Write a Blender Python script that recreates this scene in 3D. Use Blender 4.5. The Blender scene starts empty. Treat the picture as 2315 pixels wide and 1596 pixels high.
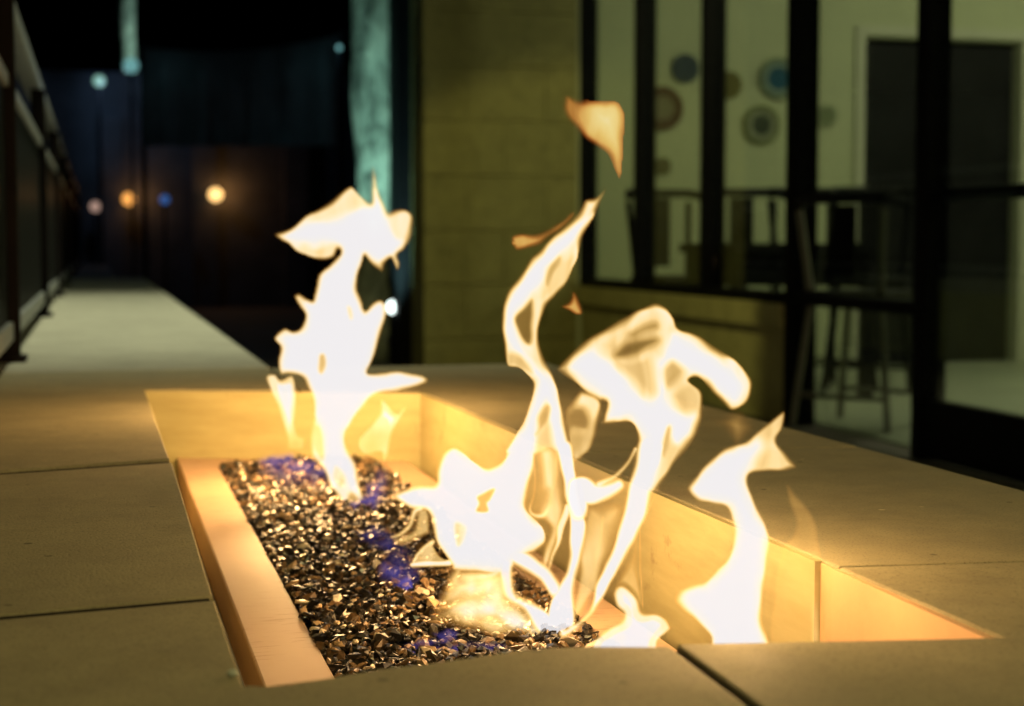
import bpy, bmesh, math, random
import numpy as np
from mathutils import Vector, Matrix, noise as mnoise
random.seed(7)
R = math.radians
SC = bpy.context.scene
COL = SC.collection

# ------------------------------------------------------------------ camera
F, CX, CY = 3665.0, 1157.0, 797.8          # focal length and centre, in pixels of a 2314 px wide view
EYE = 0.82
PITCH = math.atan(248.0 / F)
YAW = math.atan(941.0 / math.sqrt(F * F + 248.0 ** 2))
cd = bpy.data.cameras.new('camera')
cam = bpy.data.objects.new('camera', cd)
COL.objects.link(cam)
cam.location = (0, 0, EYE)
cam.rotation_euler = (math.pi / 2 - PITCH, 0, -YAW)
cd.sensor_width = 36
cd.lens = 36 * F / 2314
cd.clip_start = 0.02
cd.clip_end = 400
cd.dof.use_dof = True
cd.dof.focus_distance = 1.42
cd.dof.aperture_fstop = 6.0
SC.camera = cam
CM = cam.rotation_euler.to_matrix()

# ------------------------------------------------------------------ world and exposure
w = bpy.data.worlds.new('World')
SC.world = w
w.use_nodes = True
nt = w.node_tree
bg = nt.nodes['Background']
sky = nt.nodes.new('ShaderNodeTexSky')
sky.sky_type = 'NISHITA'
sky.sun_disc = False
sky.sun_elevation = R(-7)
sky.sun_rotation = R(200)
nt.links.new(sky.outputs[0], bg.inputs[0])
bg.inputs[1].default_value = 0.01
SC.view_settings.view_transform = 'Standard'
SC.view_settings.look = 'None'
SC.view_settings.exposure = 0
SC.view_settings.gamma = 1
SC.cycles.use_denoising = True
SC.cycles.max_bounces = 8
SC.cycles.transparent_max_bounces = 40
SC.cycles.sample_clamp_indirect = 4.0

def lamp(kind, loc, power, color, size=0.05, rot=None, spot=None, blend=0.5):
    ld = bpy.data.lights.new(kind.lower() + '_light', kind)
    ld.energy = power
    ld.color = color
    if kind == 'AREA':
        ld.size = size
    else:
        ld.shadow_soft_size = size
    if spot:
        ld.spot_size = R(spot)
        ld.spot_blend = blend
    o = bpy.data.objects.new(kind.lower() + '_light', ld)
    o.location = loc
    if rot is not None:
        o.rotation_euler = rot
    COL.objects.link(o)
    return o

def aim(a, b):
    d = Vector(b) - Vector(a)
    return d.to_track_quat('-Z', 'Y').to_euler()

# ------------------------------------------------------------------ pixel helpers: a pixel of the photo to a point of the place
def ray(px, py):
    d = CM @ Vector(((px - CX) / F, -(py - CY) / F, -1.0))
    return d
CAMP = Vector((0, 0, EYE))
def Pz(px, py, z):
    d = ray(px, py); t = (z - EYE) / d.z
    return CAMP + d * t
def Px(px, py, x):
    d = ray(px, py); t = x / d.x
    return CAMP + d * t
def Py(px, py, y):
    d = ray(px, py); t = y / d.y
    return CAMP + d * t
def Pd(px, py, dep):
    return CAMP + ray(px, py) * dep

T = EYE - 0.25          # top of the fire table and of the ledge
BED = T - 0.116         # burner pan

# ------------------------------------------------------------------ tagging
def tag(o, label=None, cat=None, group=None, kind=None):
    if label: o['label'] = label
    if cat: o['category'] = cat
    if group: o['group'] = group
    if kind: o['kind'] = kind
    return o

def thing(name, label, cat, loc=(0, 0, 0), group=None):
    o = bpy.data.objects.new(name, None)
    o.empty_display_size = 0.1
    o.location = loc
    COL.objects.link(o)
    return tag(o, label, cat, group)

def link(name, me, mat=None, parent=None):
    if mat is not None:
        me.materials.append(mat)
    o = bpy.data.objects.new(name, me)
    COL.objects.link(o)
    if parent is not None:
        o.parent = parent
        # parents carry translations only; keep world coordinates of the mesh
        p = parent
        off = Vector((0, 0, 0))
        while p is not None:
            off += p.location
            p = p.parent
        o.location = -off
    return o

def from_bm(name, bm, mat=None, parent=None, smooth=False, bevel=0.0, seg=2):
    if bevel > 0:
        bmesh.ops.bevel(bm, geom=list(bm.edges), offset=bevel, segments=seg, affect='EDGES', profile=0.5)
    bmesh.ops.recalc_face_normals(bm, faces=bm.faces)
    me = bpy.data.meshes.new(name)
    bm.to_mesh(me); bm.free()
    if smooth:
        me.polygons.foreach_set('use_smooth', [True] * len(me.polygons))
    return link(name, me, mat, parent)

def bm_box(bm, x0, x1, y0, y1, z0, z1):
    vs = [bm.verts.new(p) for p in ((x0, y0, z0), (x1, y0, z0), (x1, y1, z0), (x0, y1, z0),
                                    (x0, y0, z1), (x1, y0, z1), (x1, y1, z1), (x0, y1, z1))]
    for f in ((0, 3, 2, 1), (4, 5, 6, 7), (0, 1, 5, 4), (1, 2, 6, 5), (2, 3, 7, 6), (3, 0, 4, 7)):
        bm.faces.new([vs[i] for i in f])

def box(name, x0, x1, y0, y1, z0, z1, mat, parent=None, bevel=0.0):
    bm = bmesh.new()
    bm_box(bm, x0, x1, y0, y1, z0, z1)
    return from_bm(name, bm, mat, parent, bevel=bevel)

def prism(name, pts, z0, z1, mat, parent=None, bevel=0.0):
    bm = bmesh.new()
    lo = [bm.verts.new((p[0], p[1], z0)) for p in pts]
    hi = [bm.verts.new((p[0], p[1], z1)) for p in pts]
    n = len(pts)
    bm.faces.new(list(reversed(lo))); top = bm.faces.new(hi)
    for i in range(n):
        bm.faces.new((lo[i], lo[(i + 1) % n], hi[(i + 1) % n], hi[i]))
    bmesh.ops.recalc_face_normals(bm, faces=bm.faces)
    if bevel:
        es = [e for e in bm.edges if all(abs(v.co.z - z1) < 1e-6 for v in e.verts)]
        bmesh.ops.bevel(bm, geom=es, offset=bevel, segments=2, affect='EDGES', profile=0.5)
    return from_bm(name, bm, mat, parent)

def tube(bm, pts, r, n=8, cap=True):
    pts = [Vector(p) for p in pts]
    rings = []
    for i, p in enumerate(pts):
        d = (pts[min(i + 1, len(pts) - 1)] - pts[max(i - 1, 0)]).normalized()
        up = Vector((0, 0, 1)) if abs(d.z) < 0.9 else Vector((1, 0, 0))
        a = d.cross(up).normalized(); b = d.cross(a)
        rr = r[i] if isinstance(r, (list, tuple)) else r
        rings.append([bm.verts.new(p + (a * math.cos(2 * math.pi * k / n) + b * math.sin(2 * math.pi * k / n)) * rr) for k in range(n)])
    for a, b in zip(rings, rings[1:]):
        for k in range(n):
            bm.faces.new((a[k], a[(k + 1) % n], b[(k + 1) % n], b[k]))
    if cap:
        bm.faces.new(list(reversed(rings[0]))); bm.faces.new(rings[-1])

# ------------------------------------------------------------------ materials
class NT:
    def __init__(s, name):
        s.m = bpy.data.materials.new(name); s.m.use_nodes = True
        s.t = s.m.node_tree; s.n = s.t.nodes
        s.b = s.n['Principled BSDF']; s.out = s.n['Material Output']
    def add(s, typ, **kw):
        n = s.n.new(typ)
        for k, v in kw.items(): setattr(n, k, v)
        return n
    def l(s, a, b): s.t.links.new(a, b)
    def noise(s, scale, detail=5, rough=0.6, vec=None):
        n = s.add('ShaderNodeTexNoise'); n.inputs['Scale'].default_value = scale
        n.inputs['Detail'].default_value = detail; n.inputs['Roughness'].default_value = rough
        if vec is None: vec = s.coord()
        s.l(vec, n.inputs['Vector'])
        return n.outputs['Fac']
    def coord(s):
        if not hasattr(s, '_c'): s._c = s.add('ShaderNodeTexCoord')
        return s._c.outputs['Object']
    def ramp(s, fac, stops):
        r = s.add('ShaderNodeValToRGB'); e = r.color_ramp.elements
        while len(e) < len(stops): e.new(0.5)
        for i, (p, c) in enumerate(stops):
            e[i].position = p; e[i].color = (*c, 1) if len(c) == 3 else c
        s.l(fac, r.inputs['Fac']); return r.outputs['Color']
    def mix(s, fac, a, b, mode='MIX'):
        m = s.add('ShaderNodeMix', data_type='RGBA', blend_type=mode)
        for sock, v in ((m.inputs[0], fac), (m.inputs[6], a), (m.inputs[7], b)):
            if hasattr(v, 'links'): s.l(v, sock)
            elif isinstance(v, tuple): sock.default_value = (*v, 1)
            else: sock.default_value = v
        return m.outputs[2]
    def bump(s, h, strength, dist):
        b = s.add('ShaderNodeBump'); b.inputs['Strength'].default_value = strength; b.inputs['Distance'].default_value = dist
        s.l(h, b.inputs['Height']); s.l(b.outputs[0], s.b.inputs['Normal'])

def simple(name, color, rough=0.6, metal=0.0, var=0.25, scale=6, bump=0.0):
    m = NT(name)
    f = m.noise(scale)
    dark = tuple(c * (1 - var) for c in color); lite = tuple(min(1, c * (1 + var)) for c in color)
    m.l(m.ramp(f, [(0.3, dark), (0.7, lite)]), m.b.inputs['Base Color'])
    m.b.inputs['Roughness'].default_value = rough; m.b.inputs['Metallic'].default_value = metal
    if max(color) < 0.05: m.b.inputs['Specular IOR Level'].default_value = 0.06 if max(color) < 0.01 else 0.12
    if bump: m.bump(m.noise(scale * 12), bump, 0.003)
    return m.m

def concrete(name, base, spots=True):
    m = NT(name)
    big = m.noise(3.2, 6, 0.65); mid = m.noise(17, 6, 0.7); fine = m.noise(420, 2, 0.5)
    c = m.ramp(big, [(0.25, tuple(x * 0.62 for x in base)), (0.5, base), (0.75, tuple(x * 1.25 for x in base))])
    blot = m.noise(6.5, 7, 0.72)
    c = m.mix(m.ramp(blot, [(0.50, (0,) * 3), (0.66, (0.7,) * 3)]), c, (base[0] * 0.52, base[1] * 0.52, base[2] * 0.50))
    c = m.mix(0.5, c, m.ramp(mid, [(0.3, tuple(x * 0.7 for x in base)), (0.7, tuple(x * 1.25 for x in base))]))
    c = m.mix(m.ramp(fine, [(0.33, (0.6,) * 3), (0.45, (0.0,) * 3)]), c, tuple(x * 0.45 for x in base))
    if spots:
        v = m.add('ShaderNodeTexVoronoi'); v.inputs['Scale'].default_value = 26; m.l(m.coord(), v.inputs['Vector'])
        v.inputs['Randomness'].default_value = 1
        pit = m.ramp(v.outputs['Distance'], [(0.07, (1,) * 3), (0.12, (0,) * 3)])
        gate = m.ramp(m.noise(9, 2), [(0.56, (0,) * 3), (0.62, (0.85,) * 3)])
        c = m.mix(m.mix(1.0, pit, gate, 'MULTIPLY'), c, tuple(x * 0.3 for x in base))
        v2 = m.add('ShaderNodeTexVoronoi'); v2.inputs['Scale'].default_value = 19
        mp = m.add('ShaderNodeMapping'); mp.inputs['Location'].default_value = (3.1, 1.7, 0); m.l(m.coord(), mp.inputs['Vector']); m.l(mp.outputs[0], v2.inputs['Vector'])
        chip = m.ramp(v2.outputs['Distance'], [(0.045, (1,) * 3), (0.075, (0,) * 3)])
        g2 = m.ramp(m.noise(5, 2), [(0.55, (0,) * 3), (0.6, (0.6,) * 3)])
        c = m.mix(m.mix(1.0, chip, g2, 'MULTIPLY'), c, tuple(min(1, x * 2.2) for x in base))
    m.l(c, m.b.inputs['Base Color'])
    m.l(m.ramp(mid, [(0.3, (0.72,) * 3), (0.7, (0.92,) * 3)]), m.b.inputs['Roughness'])
    m.b.inputs['Specular IOR Level'].default_value = 0.25
    m.bump(m.mix(0.5, mid, fine), 0.35, 0.002)
    return m.m

M = {}
M['slab'] = concrete('cast_concrete', (0.30, 0.265, 0.165))
M['ledge'] = concrete('ledge_concrete', (0.36, 0.34, 0.27), False)
M['block'] = concrete('wall_block', (0.30, 0.27, 0.12), False)
M['kneewall'] = concrete('kneewall_render', (0.44, 0.40, 0.19), False)
M['paving'] = concrete('terrace_paving', (0.10, 0.09, 0.08), False)
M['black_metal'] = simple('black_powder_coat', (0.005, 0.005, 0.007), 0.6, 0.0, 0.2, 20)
M['brown_post'] = simple('dark_brown_metal', (0.008, 0.006, 0.006), 0.8, 0.0, 0.3, 9)
M['rail_grey'] = simple('grey_rail', (0.19, 0.195, 0.19), 0.45, 0.0, 0.2, 14)
M['interior_wall'] = simple('painted_interior_wall', (0.50, 0.52, 0.36), 0.8, 0, 0.06, 2)
M['interior_floor'] = simple('interior_floor', (0.34, 0.36, 0.28), 0.45, 0, 0.12, 3)
M['ceiling'] = simple('ceiling_paint', (0.6, 0.6, 0.55), 0.9, 0, 0.04, 2)
M['dark_wood'] = simple('dark_stained_wood', (0.012, 0.012, 0.014), 0.6, 0, 0.35, 4)
M['trim'] = simple('pale_door_trim', (0.52, 0.52, 0.42), 0.6, 0, 0.05, 4)
M['silver'] = simple('brushed_leg', (0.13, 0.13, 0.11), 0.5, 0.0, 0.1, 12)
M['awning'] = simple('awning_canvas', (0.16, 0.165, 0.18), 0.9, 0, 0.2, 3)
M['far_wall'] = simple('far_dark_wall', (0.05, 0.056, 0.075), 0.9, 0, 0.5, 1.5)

def liner(name):
    m = NT(name)
    mp = m.add('ShaderNodeMapping'); mp.inputs['Scale'].default_value = (1, 1, 6); m.l(m.coord(), mp.inputs['Vector'])
    s = m.noise(7, 6, 0.65, mp.outputs[0]); f = m.noise(55, 4)
    c = m.ramp(s, [(0.3, (0.33, 0.285, 0.13)), (0.55, (0.40, 0.355, 0.175)), (0.75, (0.46, 0.41, 0.21))])
    v = m.noise(13, 7, 0.75)
    c = m.mix(m.ramp(v, [(0.60, (0,) * 3), (0.70, (0.6,) * 3)]), c, (0.16, 0.10, 0.04))
    m.l(c, m.b.inputs['Base Color'])
    m.b.inputs['Metallic'].default_value = 0.15
    m.b.inputs['Roughness'].default_value = 0.6
    m.bump(f, 0.15, 0.001)
    return m.m
M['liner'] = liner('heat_stained_steel')

def flange_mat():
    m = NT('pan_flange_steel')
    mp = m.add('ShaderNodeMapping'); mp.inputs['Scale'].default_value = (22, 3.5, 1); m.l(m.coord(), mp.inputs['Vector'])
    mp2 = m.add('ShaderNodeMapping'); mp2.inputs['Scale'].default_value = (10, 70, 1); m.l(m.coord(), mp2.inputs['Vector'])
    c = m.ramp(m.noise(3, 5), [(0.3, (0.40, 0.26, 0.17)), (0.7, (0.49, 0.34, 0.225))])
    scr = m.ramp(m.noise(2.2, 4, 0.6, mp2.outputs[0]), [(0.57, (0,) * 3), (0.64, (0.85,) * 3)])
    gate = m.ramp(m.noise(4, 2), [(0.42, (0,) * 3), (0.55, (1,) * 3)])
    c = m.mix(m.mix(1.0, scr, gate, 'MULTIPLY'), c, (0.26, 0.15, 0.08))
    m.l(c, m.b.inputs['Base Color'])
    m.b.inputs['Metallic'].default_value = 0.1; m.b.inputs['Roughness'].default_value = 0.55
    m.bump(m.noise(60), 0.1, 0.001)
    return m.m
M['flange'] = flange_mat()
M['end'] = simple('bare_end_panel', (0.60, 0.37, 0.20), 0.6, 0.0, 0.14, 9, 0.1)

def glass_chip_mat():
    m = NT('fire_glass')
    g = m.add('ShaderNodeNewGeometry')
    c = m.ramp(g.outputs['Random Per Island'], [(0.0, (0.005, 0.004, 0.003)), (0.42, (0.02, 0.013, 0.008)), (0.55, (0.045, 0.043, 0.045)), (0.66, (0.06, 0.036, 0.017)),
                                                 (0.84, (0.18, 0.105, 0.05)), (0.95, (0.42, 0.29, 0.17)), (1.0, (0.8, 0.7, 0.55))])
    m.l(c, m.b.inputs['Base Color'])
    m.b.inputs['Metallic'].default_value = 0.18
    m.b.inputs['Roughness'].default_value = 0.3
    m.b.inputs['Coat Weight'].default_value = 0.12
    m.b.inputs['Coat Roughness'].default_value = 0.05
    return m.m
M['chips'] = glass_chip_mat()

def pane_mat(name, tint=(0.86, 0.9, 0.86), refl=1.0, rough=0.02):
    m = NT(name)
    m.n.remove(m.b)
    tr = m.add('ShaderNodeBsdfTransparent'); tr.inputs[0].default_value = (*tint, 1)
    gl = m.add('ShaderNodeBsdfGlossy'); gl.inputs['Roughness'].default_value = rough
    fr = m.add('ShaderNodeFresnel'); fr.inputs[0].default_value = 1.45
    mu = m.add('ShaderNodeMath', operation='MULTIPLY'); mu.inputs[1].default_value = refl; m.l(fr.outputs[0], mu.inputs[0])
    mx = m.add('ShaderNodeMixShader'); m.l(mu.outputs[0], mx.inputs[0]); m.l(tr.outputs[0], mx.inputs[1]); m.l(gl.outputs[0], mx.inputs[2])
    m.l(mx.outputs[0], m.out.inputs['Surface'])
    return m.m
M['pane'] = pane_mat('window_glass', refl=0.4)
M['rail_glass'] = pane_mat('smoked_rail_glass', (0.16, 0.165, 0.18), 0.12, 0.3)

def emit(name, color, strength):
    m = NT(name)
    m.b.inputs['Base Color'].default_value = (0.02, 0.02, 0.02, 1)
    m.b.inputs['Emission Color'].default_value = (*color, 1)
    m.b.inputs['Emission Strength'].default_value = strength
    return m.m

def flame_mat(name, stops, alphas, amax):
    """glowing gas: the mesh attribute 'heat' (how thick and hot the sheet is there) sets glow and opacity"""
    m = NT(name)
    m.n.remove(m.b)
    a = m.add('ShaderNodeAttribute', attribute_name='gas')
    h = a.outputs['Fac']
    c = m.ramp(h, stops)
    al = m.ramp(h, [(p, (v * amax,) * 3) for p, v in alphas])
    e = m.add('ShaderNodeEmission'); e.inputs[1].default_value = 1.0 / amax if amax < 1 else 1.0
    e.inputs[1].default_value = 1.0
    m.l(c, e.inputs[0])
    t = m.add('ShaderNodeBsdfTransparent')
    mx = m.add('ShaderNodeMixShader'); m.l(al, mx.inputs[0]); m.l(t.outputs[0], mx.inputs[1]); m.l(e.outputs[0], mx.inputs[2])
    m.l(mx.outputs[0], m.out.inputs['Surface'])
    m.m.cycles.emission_sampling = 'NONE'
    return m.m
M['flame'] = flame_mat('flame', [(0.0, (1.3, 0.50, 0.08)), (0.12, (1.75, 0.90, 0.20)), (0.3, (1.95, 1.18, 0.36)), (0.5, (1.75, 1.20, 0.50)), (0.7, (1.32, 1.08, 0.70)),
                                 (0.88, (1.0, 0.96, 0.90)), (1.0, (0.95, 0.92, 0.93))],
                       [(0.0, 0.0), (0.2, 0.12), (0.42, 0.34), (0.6, 0.60), (0.8, 0.90), (1.0, 1.0)], 0.74)
M['wisp'] = flame_mat('orange_flame', [(0.0, (0.45, 0.09, 0.01)), (0.25, (0.80, 0.27, 0.05)), (0.45, (0.98, 0.48, 0.11)), (0.65, (1.0, 0.66, 0.18)), (0.85, (1.0, 0.78, 0.30)), (1.0, (1.0, 0.88, 0.55))],
                      [(0.0, 0.0), (0.25, 0.34), (0.5, 0.66), (0.75, 0.9), (1.0, 1.0)], 0.62)
M['blue_flame'] = flame_mat('blue_gas_flame', [(0.0, (0.16, 0.11, 0.50)), (0.5, (0.16, 0.12, 0.52)), (1.0, (0.17, 0.13, 0.56))],
                            [(0.0, 0.0), (0.4, 0.2), (1.0, 0.62)], 0.62)

# ------------------------------------------------------------------ ground
g = box('ground', -60, 60, -5, 120, -0.3, 0.0, M['paving'])
tag(g, 'dark terrace paving around the fire table at night', kind='structure')

# ------------------------------------------------------------------ fire table
Xl = 0.0807
jl1a, jl1b = Pz(0, 1066, T), Pz(388, 1039, T)
jl2a, jl2b = Pz(0, 1391, T), Pz(484, 1348, T)
c_bl, c_br = Pz(327, 880, T), Pz(957, 886, T)
c_fl = Pz(552, 1549, T)
edge = [Pz(x, y, T) for x, y in ((612, 1549), (731, 1533), (860, 1511), (971, 1498), (1196, 1466), (1321, 1460), (1486, 1461))]
jf_l0, jf_l1 = Pz(1512, 1459, T), Pz(1693, 1596, T)
jf_r0, jf_r1 = Pz(1530, 1455, T), Pz(1722, 1596, T)
c_fr = Pz(2266, 1440, T)
jr2 = Pz(1893, 1279, T); jr2e = Pz(2400, 1277, T)
jr2w = Pz(1862, 1262, T)
jr1 = Pz(1283, 1021, T)
XR = Pz(2040, 1034, T).x
YB = Pz(900, 826, T).y
XLO = -0.26
DIRF = (jf_l1 - jf_l0).normalized()
YN = 0.25
def ext(p, d, y):
    return p + d * ((y - p.y) / d.y)
table = thing('fire_table', 'low concrete fire table with a long rectangular burner opening in its top', 'fire table', (0.33, 1.8, 0))
gap = 0.0115
TH = 0.075
# left far slab, wraps behind the opening
def xat(a, b, x):
    t = (x - a.x) / (b.x - a.x); return a + (b - a) * t
j1L = xat(jl1a, jl1b, XLO); j2L = xat(jl2a, jl2b, XLO)
YM = (c_bl.y + c_br.y) / 2
prism('slab', [(XLO, j1L.y + gap), (jl1b.x - 0.002, jl1b.y + gap), (c_bl.x, c_bl.y), (0.33, YM), (0.33, YB), (XLO, YB)], T - TH, T, M['slab'], table, 0.002)
prism('slab', [(0.335, YM), (c_br.x, c_br.y), (jr1.x, jr1.y + 0.003), (XR, jr1.y - 0.03), (XR, YB), (0.335, YB)], T - TH, T - 0.0008, M['slab'], table, 0.002)
prism('slab', [(XLO, j2L.y + gap), (jl2b.x, jl2b.y + gap), (jl1b.x, jl1b.y - gap), (XLO, j1L.y - gap)], T - TH, T - 0.0015, M['slab'], table, 0.002)
prism('slab', [(XLO, YN), (ext(jf_l0, DIRF, YN).x, YN), (jf_l0.x, jf_l0.y)] + [(p.x, p.y) for p in reversed(edge)] + [(c_fl.x, c_fl.y), (jl2b.x, jl2b.y - gap), (XLO, j2L.y - gap)],
      T - TH, T, M['slab'], table, 0.002)
dR = (jf_r1 - jf_r0).normalized()
prism('slab', [(ext(jf_r0, dR, YN).x, YN), (XR, YN), (XR, jr2e.y - 0.004), (jr2.x, jr2.y - 0.004), (c_fr.x, c_fr.y), (jf_r0.x, jf_r0.y)], T - TH, T, M['slab'], table, 0.002)
prism('slab', [(jr2w.x, jr2.y + 0.004), (XR, jr2e.y + 0.004), (XR, jr1.y - 0.036), (jr1.x, jr1.y - 0.003)], T - TH, T - 0.001, M['slab'], table, 0.002)
# dark filler added in the joints, its colour standing in for gap shadow
JM = simple('joint_shade_fill', (0.015, 0.012, 0.009), 0.95, 0, 0.3, 30)
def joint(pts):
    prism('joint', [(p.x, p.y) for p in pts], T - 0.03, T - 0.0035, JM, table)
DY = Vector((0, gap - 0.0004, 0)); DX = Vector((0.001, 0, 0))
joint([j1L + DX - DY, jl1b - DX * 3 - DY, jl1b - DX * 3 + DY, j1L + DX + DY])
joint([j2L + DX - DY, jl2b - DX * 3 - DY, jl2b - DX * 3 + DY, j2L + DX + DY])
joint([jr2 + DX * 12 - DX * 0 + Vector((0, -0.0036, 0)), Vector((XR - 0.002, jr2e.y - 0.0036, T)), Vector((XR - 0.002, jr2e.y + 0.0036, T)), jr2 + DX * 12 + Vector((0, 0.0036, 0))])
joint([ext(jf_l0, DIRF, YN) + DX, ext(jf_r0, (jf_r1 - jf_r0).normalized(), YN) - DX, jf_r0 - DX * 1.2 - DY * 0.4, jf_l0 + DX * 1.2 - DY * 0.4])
# support walls below the slabs
for (x0, x1, y0, y1) in ((XLO + 0.03, Xl - 0.03, 0.4, YB - 0.03), (0.60, XR - 0.04, 0.4, YB - 0.03), (Xl - 0.028, 0.598, c_bl.y + 0.03, YB - 0.032), (Xl - 0.028, 0.598, 0.4, 0.80)):
    box('base_wall', x0, x1, y0, y1, 0, T - TH - 0.002, M['kneewall'], table)
# steel liner: back wall, left wall, right wall in two panels
YBW = c_bl.y
prism('liner_panel', [(c_bl.x + 0.001, c_bl.y - 0.007), (c_br.x - 0.001, c_br.y - 0.007), (c_br.x - 0.001, c_br.y - 0.001), (c_bl.x + 0.001, c_bl.y - 0.001)], BED - 0.06, T - 0.0023, M['liner'], table)
prism('liner_panel', [(c_br.x - 0.007, c_br.y - 0.0075), (c_br.x - 0.001, c_br.y - 0.0075), (jr1.x - 0.001, jr1.y), (jr2w.x - 0.001, jr2w.y + 0.002), (jr2w.x - 0.007, jr2w.y + 0.002), (jr1.x - 0.007, jr1.y)], BED - 0.06, T - 0.0023, M['liner'], table)
n = (c_fr - jr2)
fr2 = c_fr + n * 0.05
jr2s = Pz(1886, 1275, T)
prism('liner_panel', [(jr2s.x - 0.004, jr2s.y - 0.004), (jr2s.x + 0.0005, jr2s.y - 0.004), (fr2.x - 0.001, fr2.y), (fr2.x - 0.007, fr2.y)], BED - 0.06, T - 0.0025, M['end'], table)
prism('liner_panel', [(jr2w.x - 0.002, jr2w.y + 0.0015), (jr2w.x + 0.001, jr2w.y + 0.0015), (jr2s.x + 0.004, jr2s.y - 0.0045), (jr2s.x + 0.001, jr2s.y - 0.0045)], BED - 0.06, T - 0.004, M['end'], table)
prism('liner_panel', [(Xl - 0.018, c_bl.y), (Xl - 0.004, c_bl.y), (Xl - 0.004, 0.84), (Xl - 0.018, 0.84)], BED - 0.06, T - TH - 0.003, M['liner'], table)
# burner pan: four flange strips and a floor
pan = None
FX0, FX1, GX0, GX1 = 0.129, 0.503, 0.190, 0.452
PB, PBG, PF = YBW - 0.0085, Pz(495, 1053, BED).y, 0.86
box('pan_floor', Xl - 0.003, 0.60, 0.82, YBW, BED - 0.075, BED - 0.062, M['black_metal'], table)
prism('pan_flange', [(FX0, PF), (GX0, PF), (GX0, PBG), (FX0, PB)], BED - 0.05, BED, M['flange'], table, 0.002)
prism('pan_flange', [(GX1, PF), (FX1, PF), (FX1, PB), (GX1, PBG)], BED - 0.05, BED, M['flange'], table, 0.002)
prism('pan_flange', [(FX0 + 0.001, PB + 0.001), (GX0 + 0.001, PBG + 0.001), (GX1 - 0.001, PBG + 0.001), (FX1 - 0.001, PB + 0.001)], BED - 0.05, BED - 0.0006, M['flange'], table, 0.002)

# fire glass bed: thousands of shards
rng = np.random.default_rng(3)
def shard_bed():
    ico = bmesh.new(); bmesh.ops.create_icosphere(ico, subdivisions=1, radius=1.0)
    base_v = np.array([v.co[:] for v in ico.verts]); base_f = np.array([[v.index for v in f.verts] for f in ico.faces]); ico.free()
    V, FA = [], []
    off = 0
    y = PF
    N = 15000
    xs = rng.uniform(GX0 + 0.003, GX1 - 0.003, N); ys = rng.uniform(PF, PBG + 0.004, N)
    for i in range(N):
        s = min(0.0062, 0.0024 * math.exp(abs(rng.normal(0, 0.5))))
        sc = np.array([min(s, 0.0056) * rng.uniform(1.0, 2.3), s * rng.uniform(0.7, 1.2), s * rng.uniform(0.45, 0.9)])
        v = base_v * (1 + rng.uniform(-0.32, 0.32, (12, 1))) * sc
        q = Matrix.Rotation(rng.uniform(0, 6.28), 3, 'Z') @ Matrix.Rotation(rng.normal(0, 0.55), 3, 'X') @ Matrix.Rotation(rng.normal(0, 0.55), 3, 'Y')
        v = v @ np.array(q).T
        mx = (xs[i] - GX0) / (GX1 - GX0)
        mound = 0.013 * math.sin(math.pi * min(1, max(0, mx))) ** 0.6 + 0.008 * mnoise.noise(Vector((xs[i] * 9, ys[i] * 9, 0)))
        z = BED - 0.004 + mound * rng.uniform(0.55, 1.05) + rng.uniform(-0.002, 0.004)
        V.append(v + np.array([xs[i], ys[i], z])); FA.append(base_f + off); off += 12
    V = np.concatenate(V); FA = np.concatenate(FA)
    me = bpy.data.meshes.new('fire_glass')
    me.from_pydata(V.tolist(), [], FA.tolist())
    o = link('fire_glass', me, M['chips'])
    tag(o, 'bed of dark amber fire glass chips filling the burner pan', 'fire glass', kind='stuff')
    # dark sand under the shards
    box('sand', GX0 + 0.0005, GX1 - 0.0005, PF, PBG - 0.0005, BED - 0.06, BED - 0.006, M['black_metal'], table)
shard_bed()

pq = Pz(527, 1521, T + 0.002)
bm = bmesh.new(); bmesh.ops.create_icosphere(bm, subdivisions=2, radius=0.0032)
for v in bm.verts: v.co = Vector((v.co.x * 1.2, v.co.y, v.co.z * 0.75)) * (1 + 0.25 * mnoise.noise(v.co * 400)) + pq
tag(from_bm('pebble', bm, simple('pale_pebble', (0.5, 0.52, 0.45), 0.8), smooth=True), 'tiny pale pebble lying on the slab beside the near left burner corner', 'pebble')

# ------------------------------------------------------------------ ledge with railing beyond the table
YE = Pz(250, 628, T).y
XLR = 0.338
ledge = thing('ledge_wall', 'long pale concrete ledge running back beside the railing', 'wall', (0.04, YB, 0))
ncap = 4
ys = np.linspace(YB + 0.006, YE, ncap + 1)
for i in range(ncap):
    box('capstone', XLO, XLR, ys[i] + 0.003, ys[i + 1] - 0.003, T - 0.08, T - 0.0012 * (i % 2), M['ledge'], ledge, 0.004)
box('wall_body', XLO + 0.03, XLR - 0.03, YB - 0.02, YE - 0.03, 0, T - 0.082, M['kneewall'], ledge)

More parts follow.
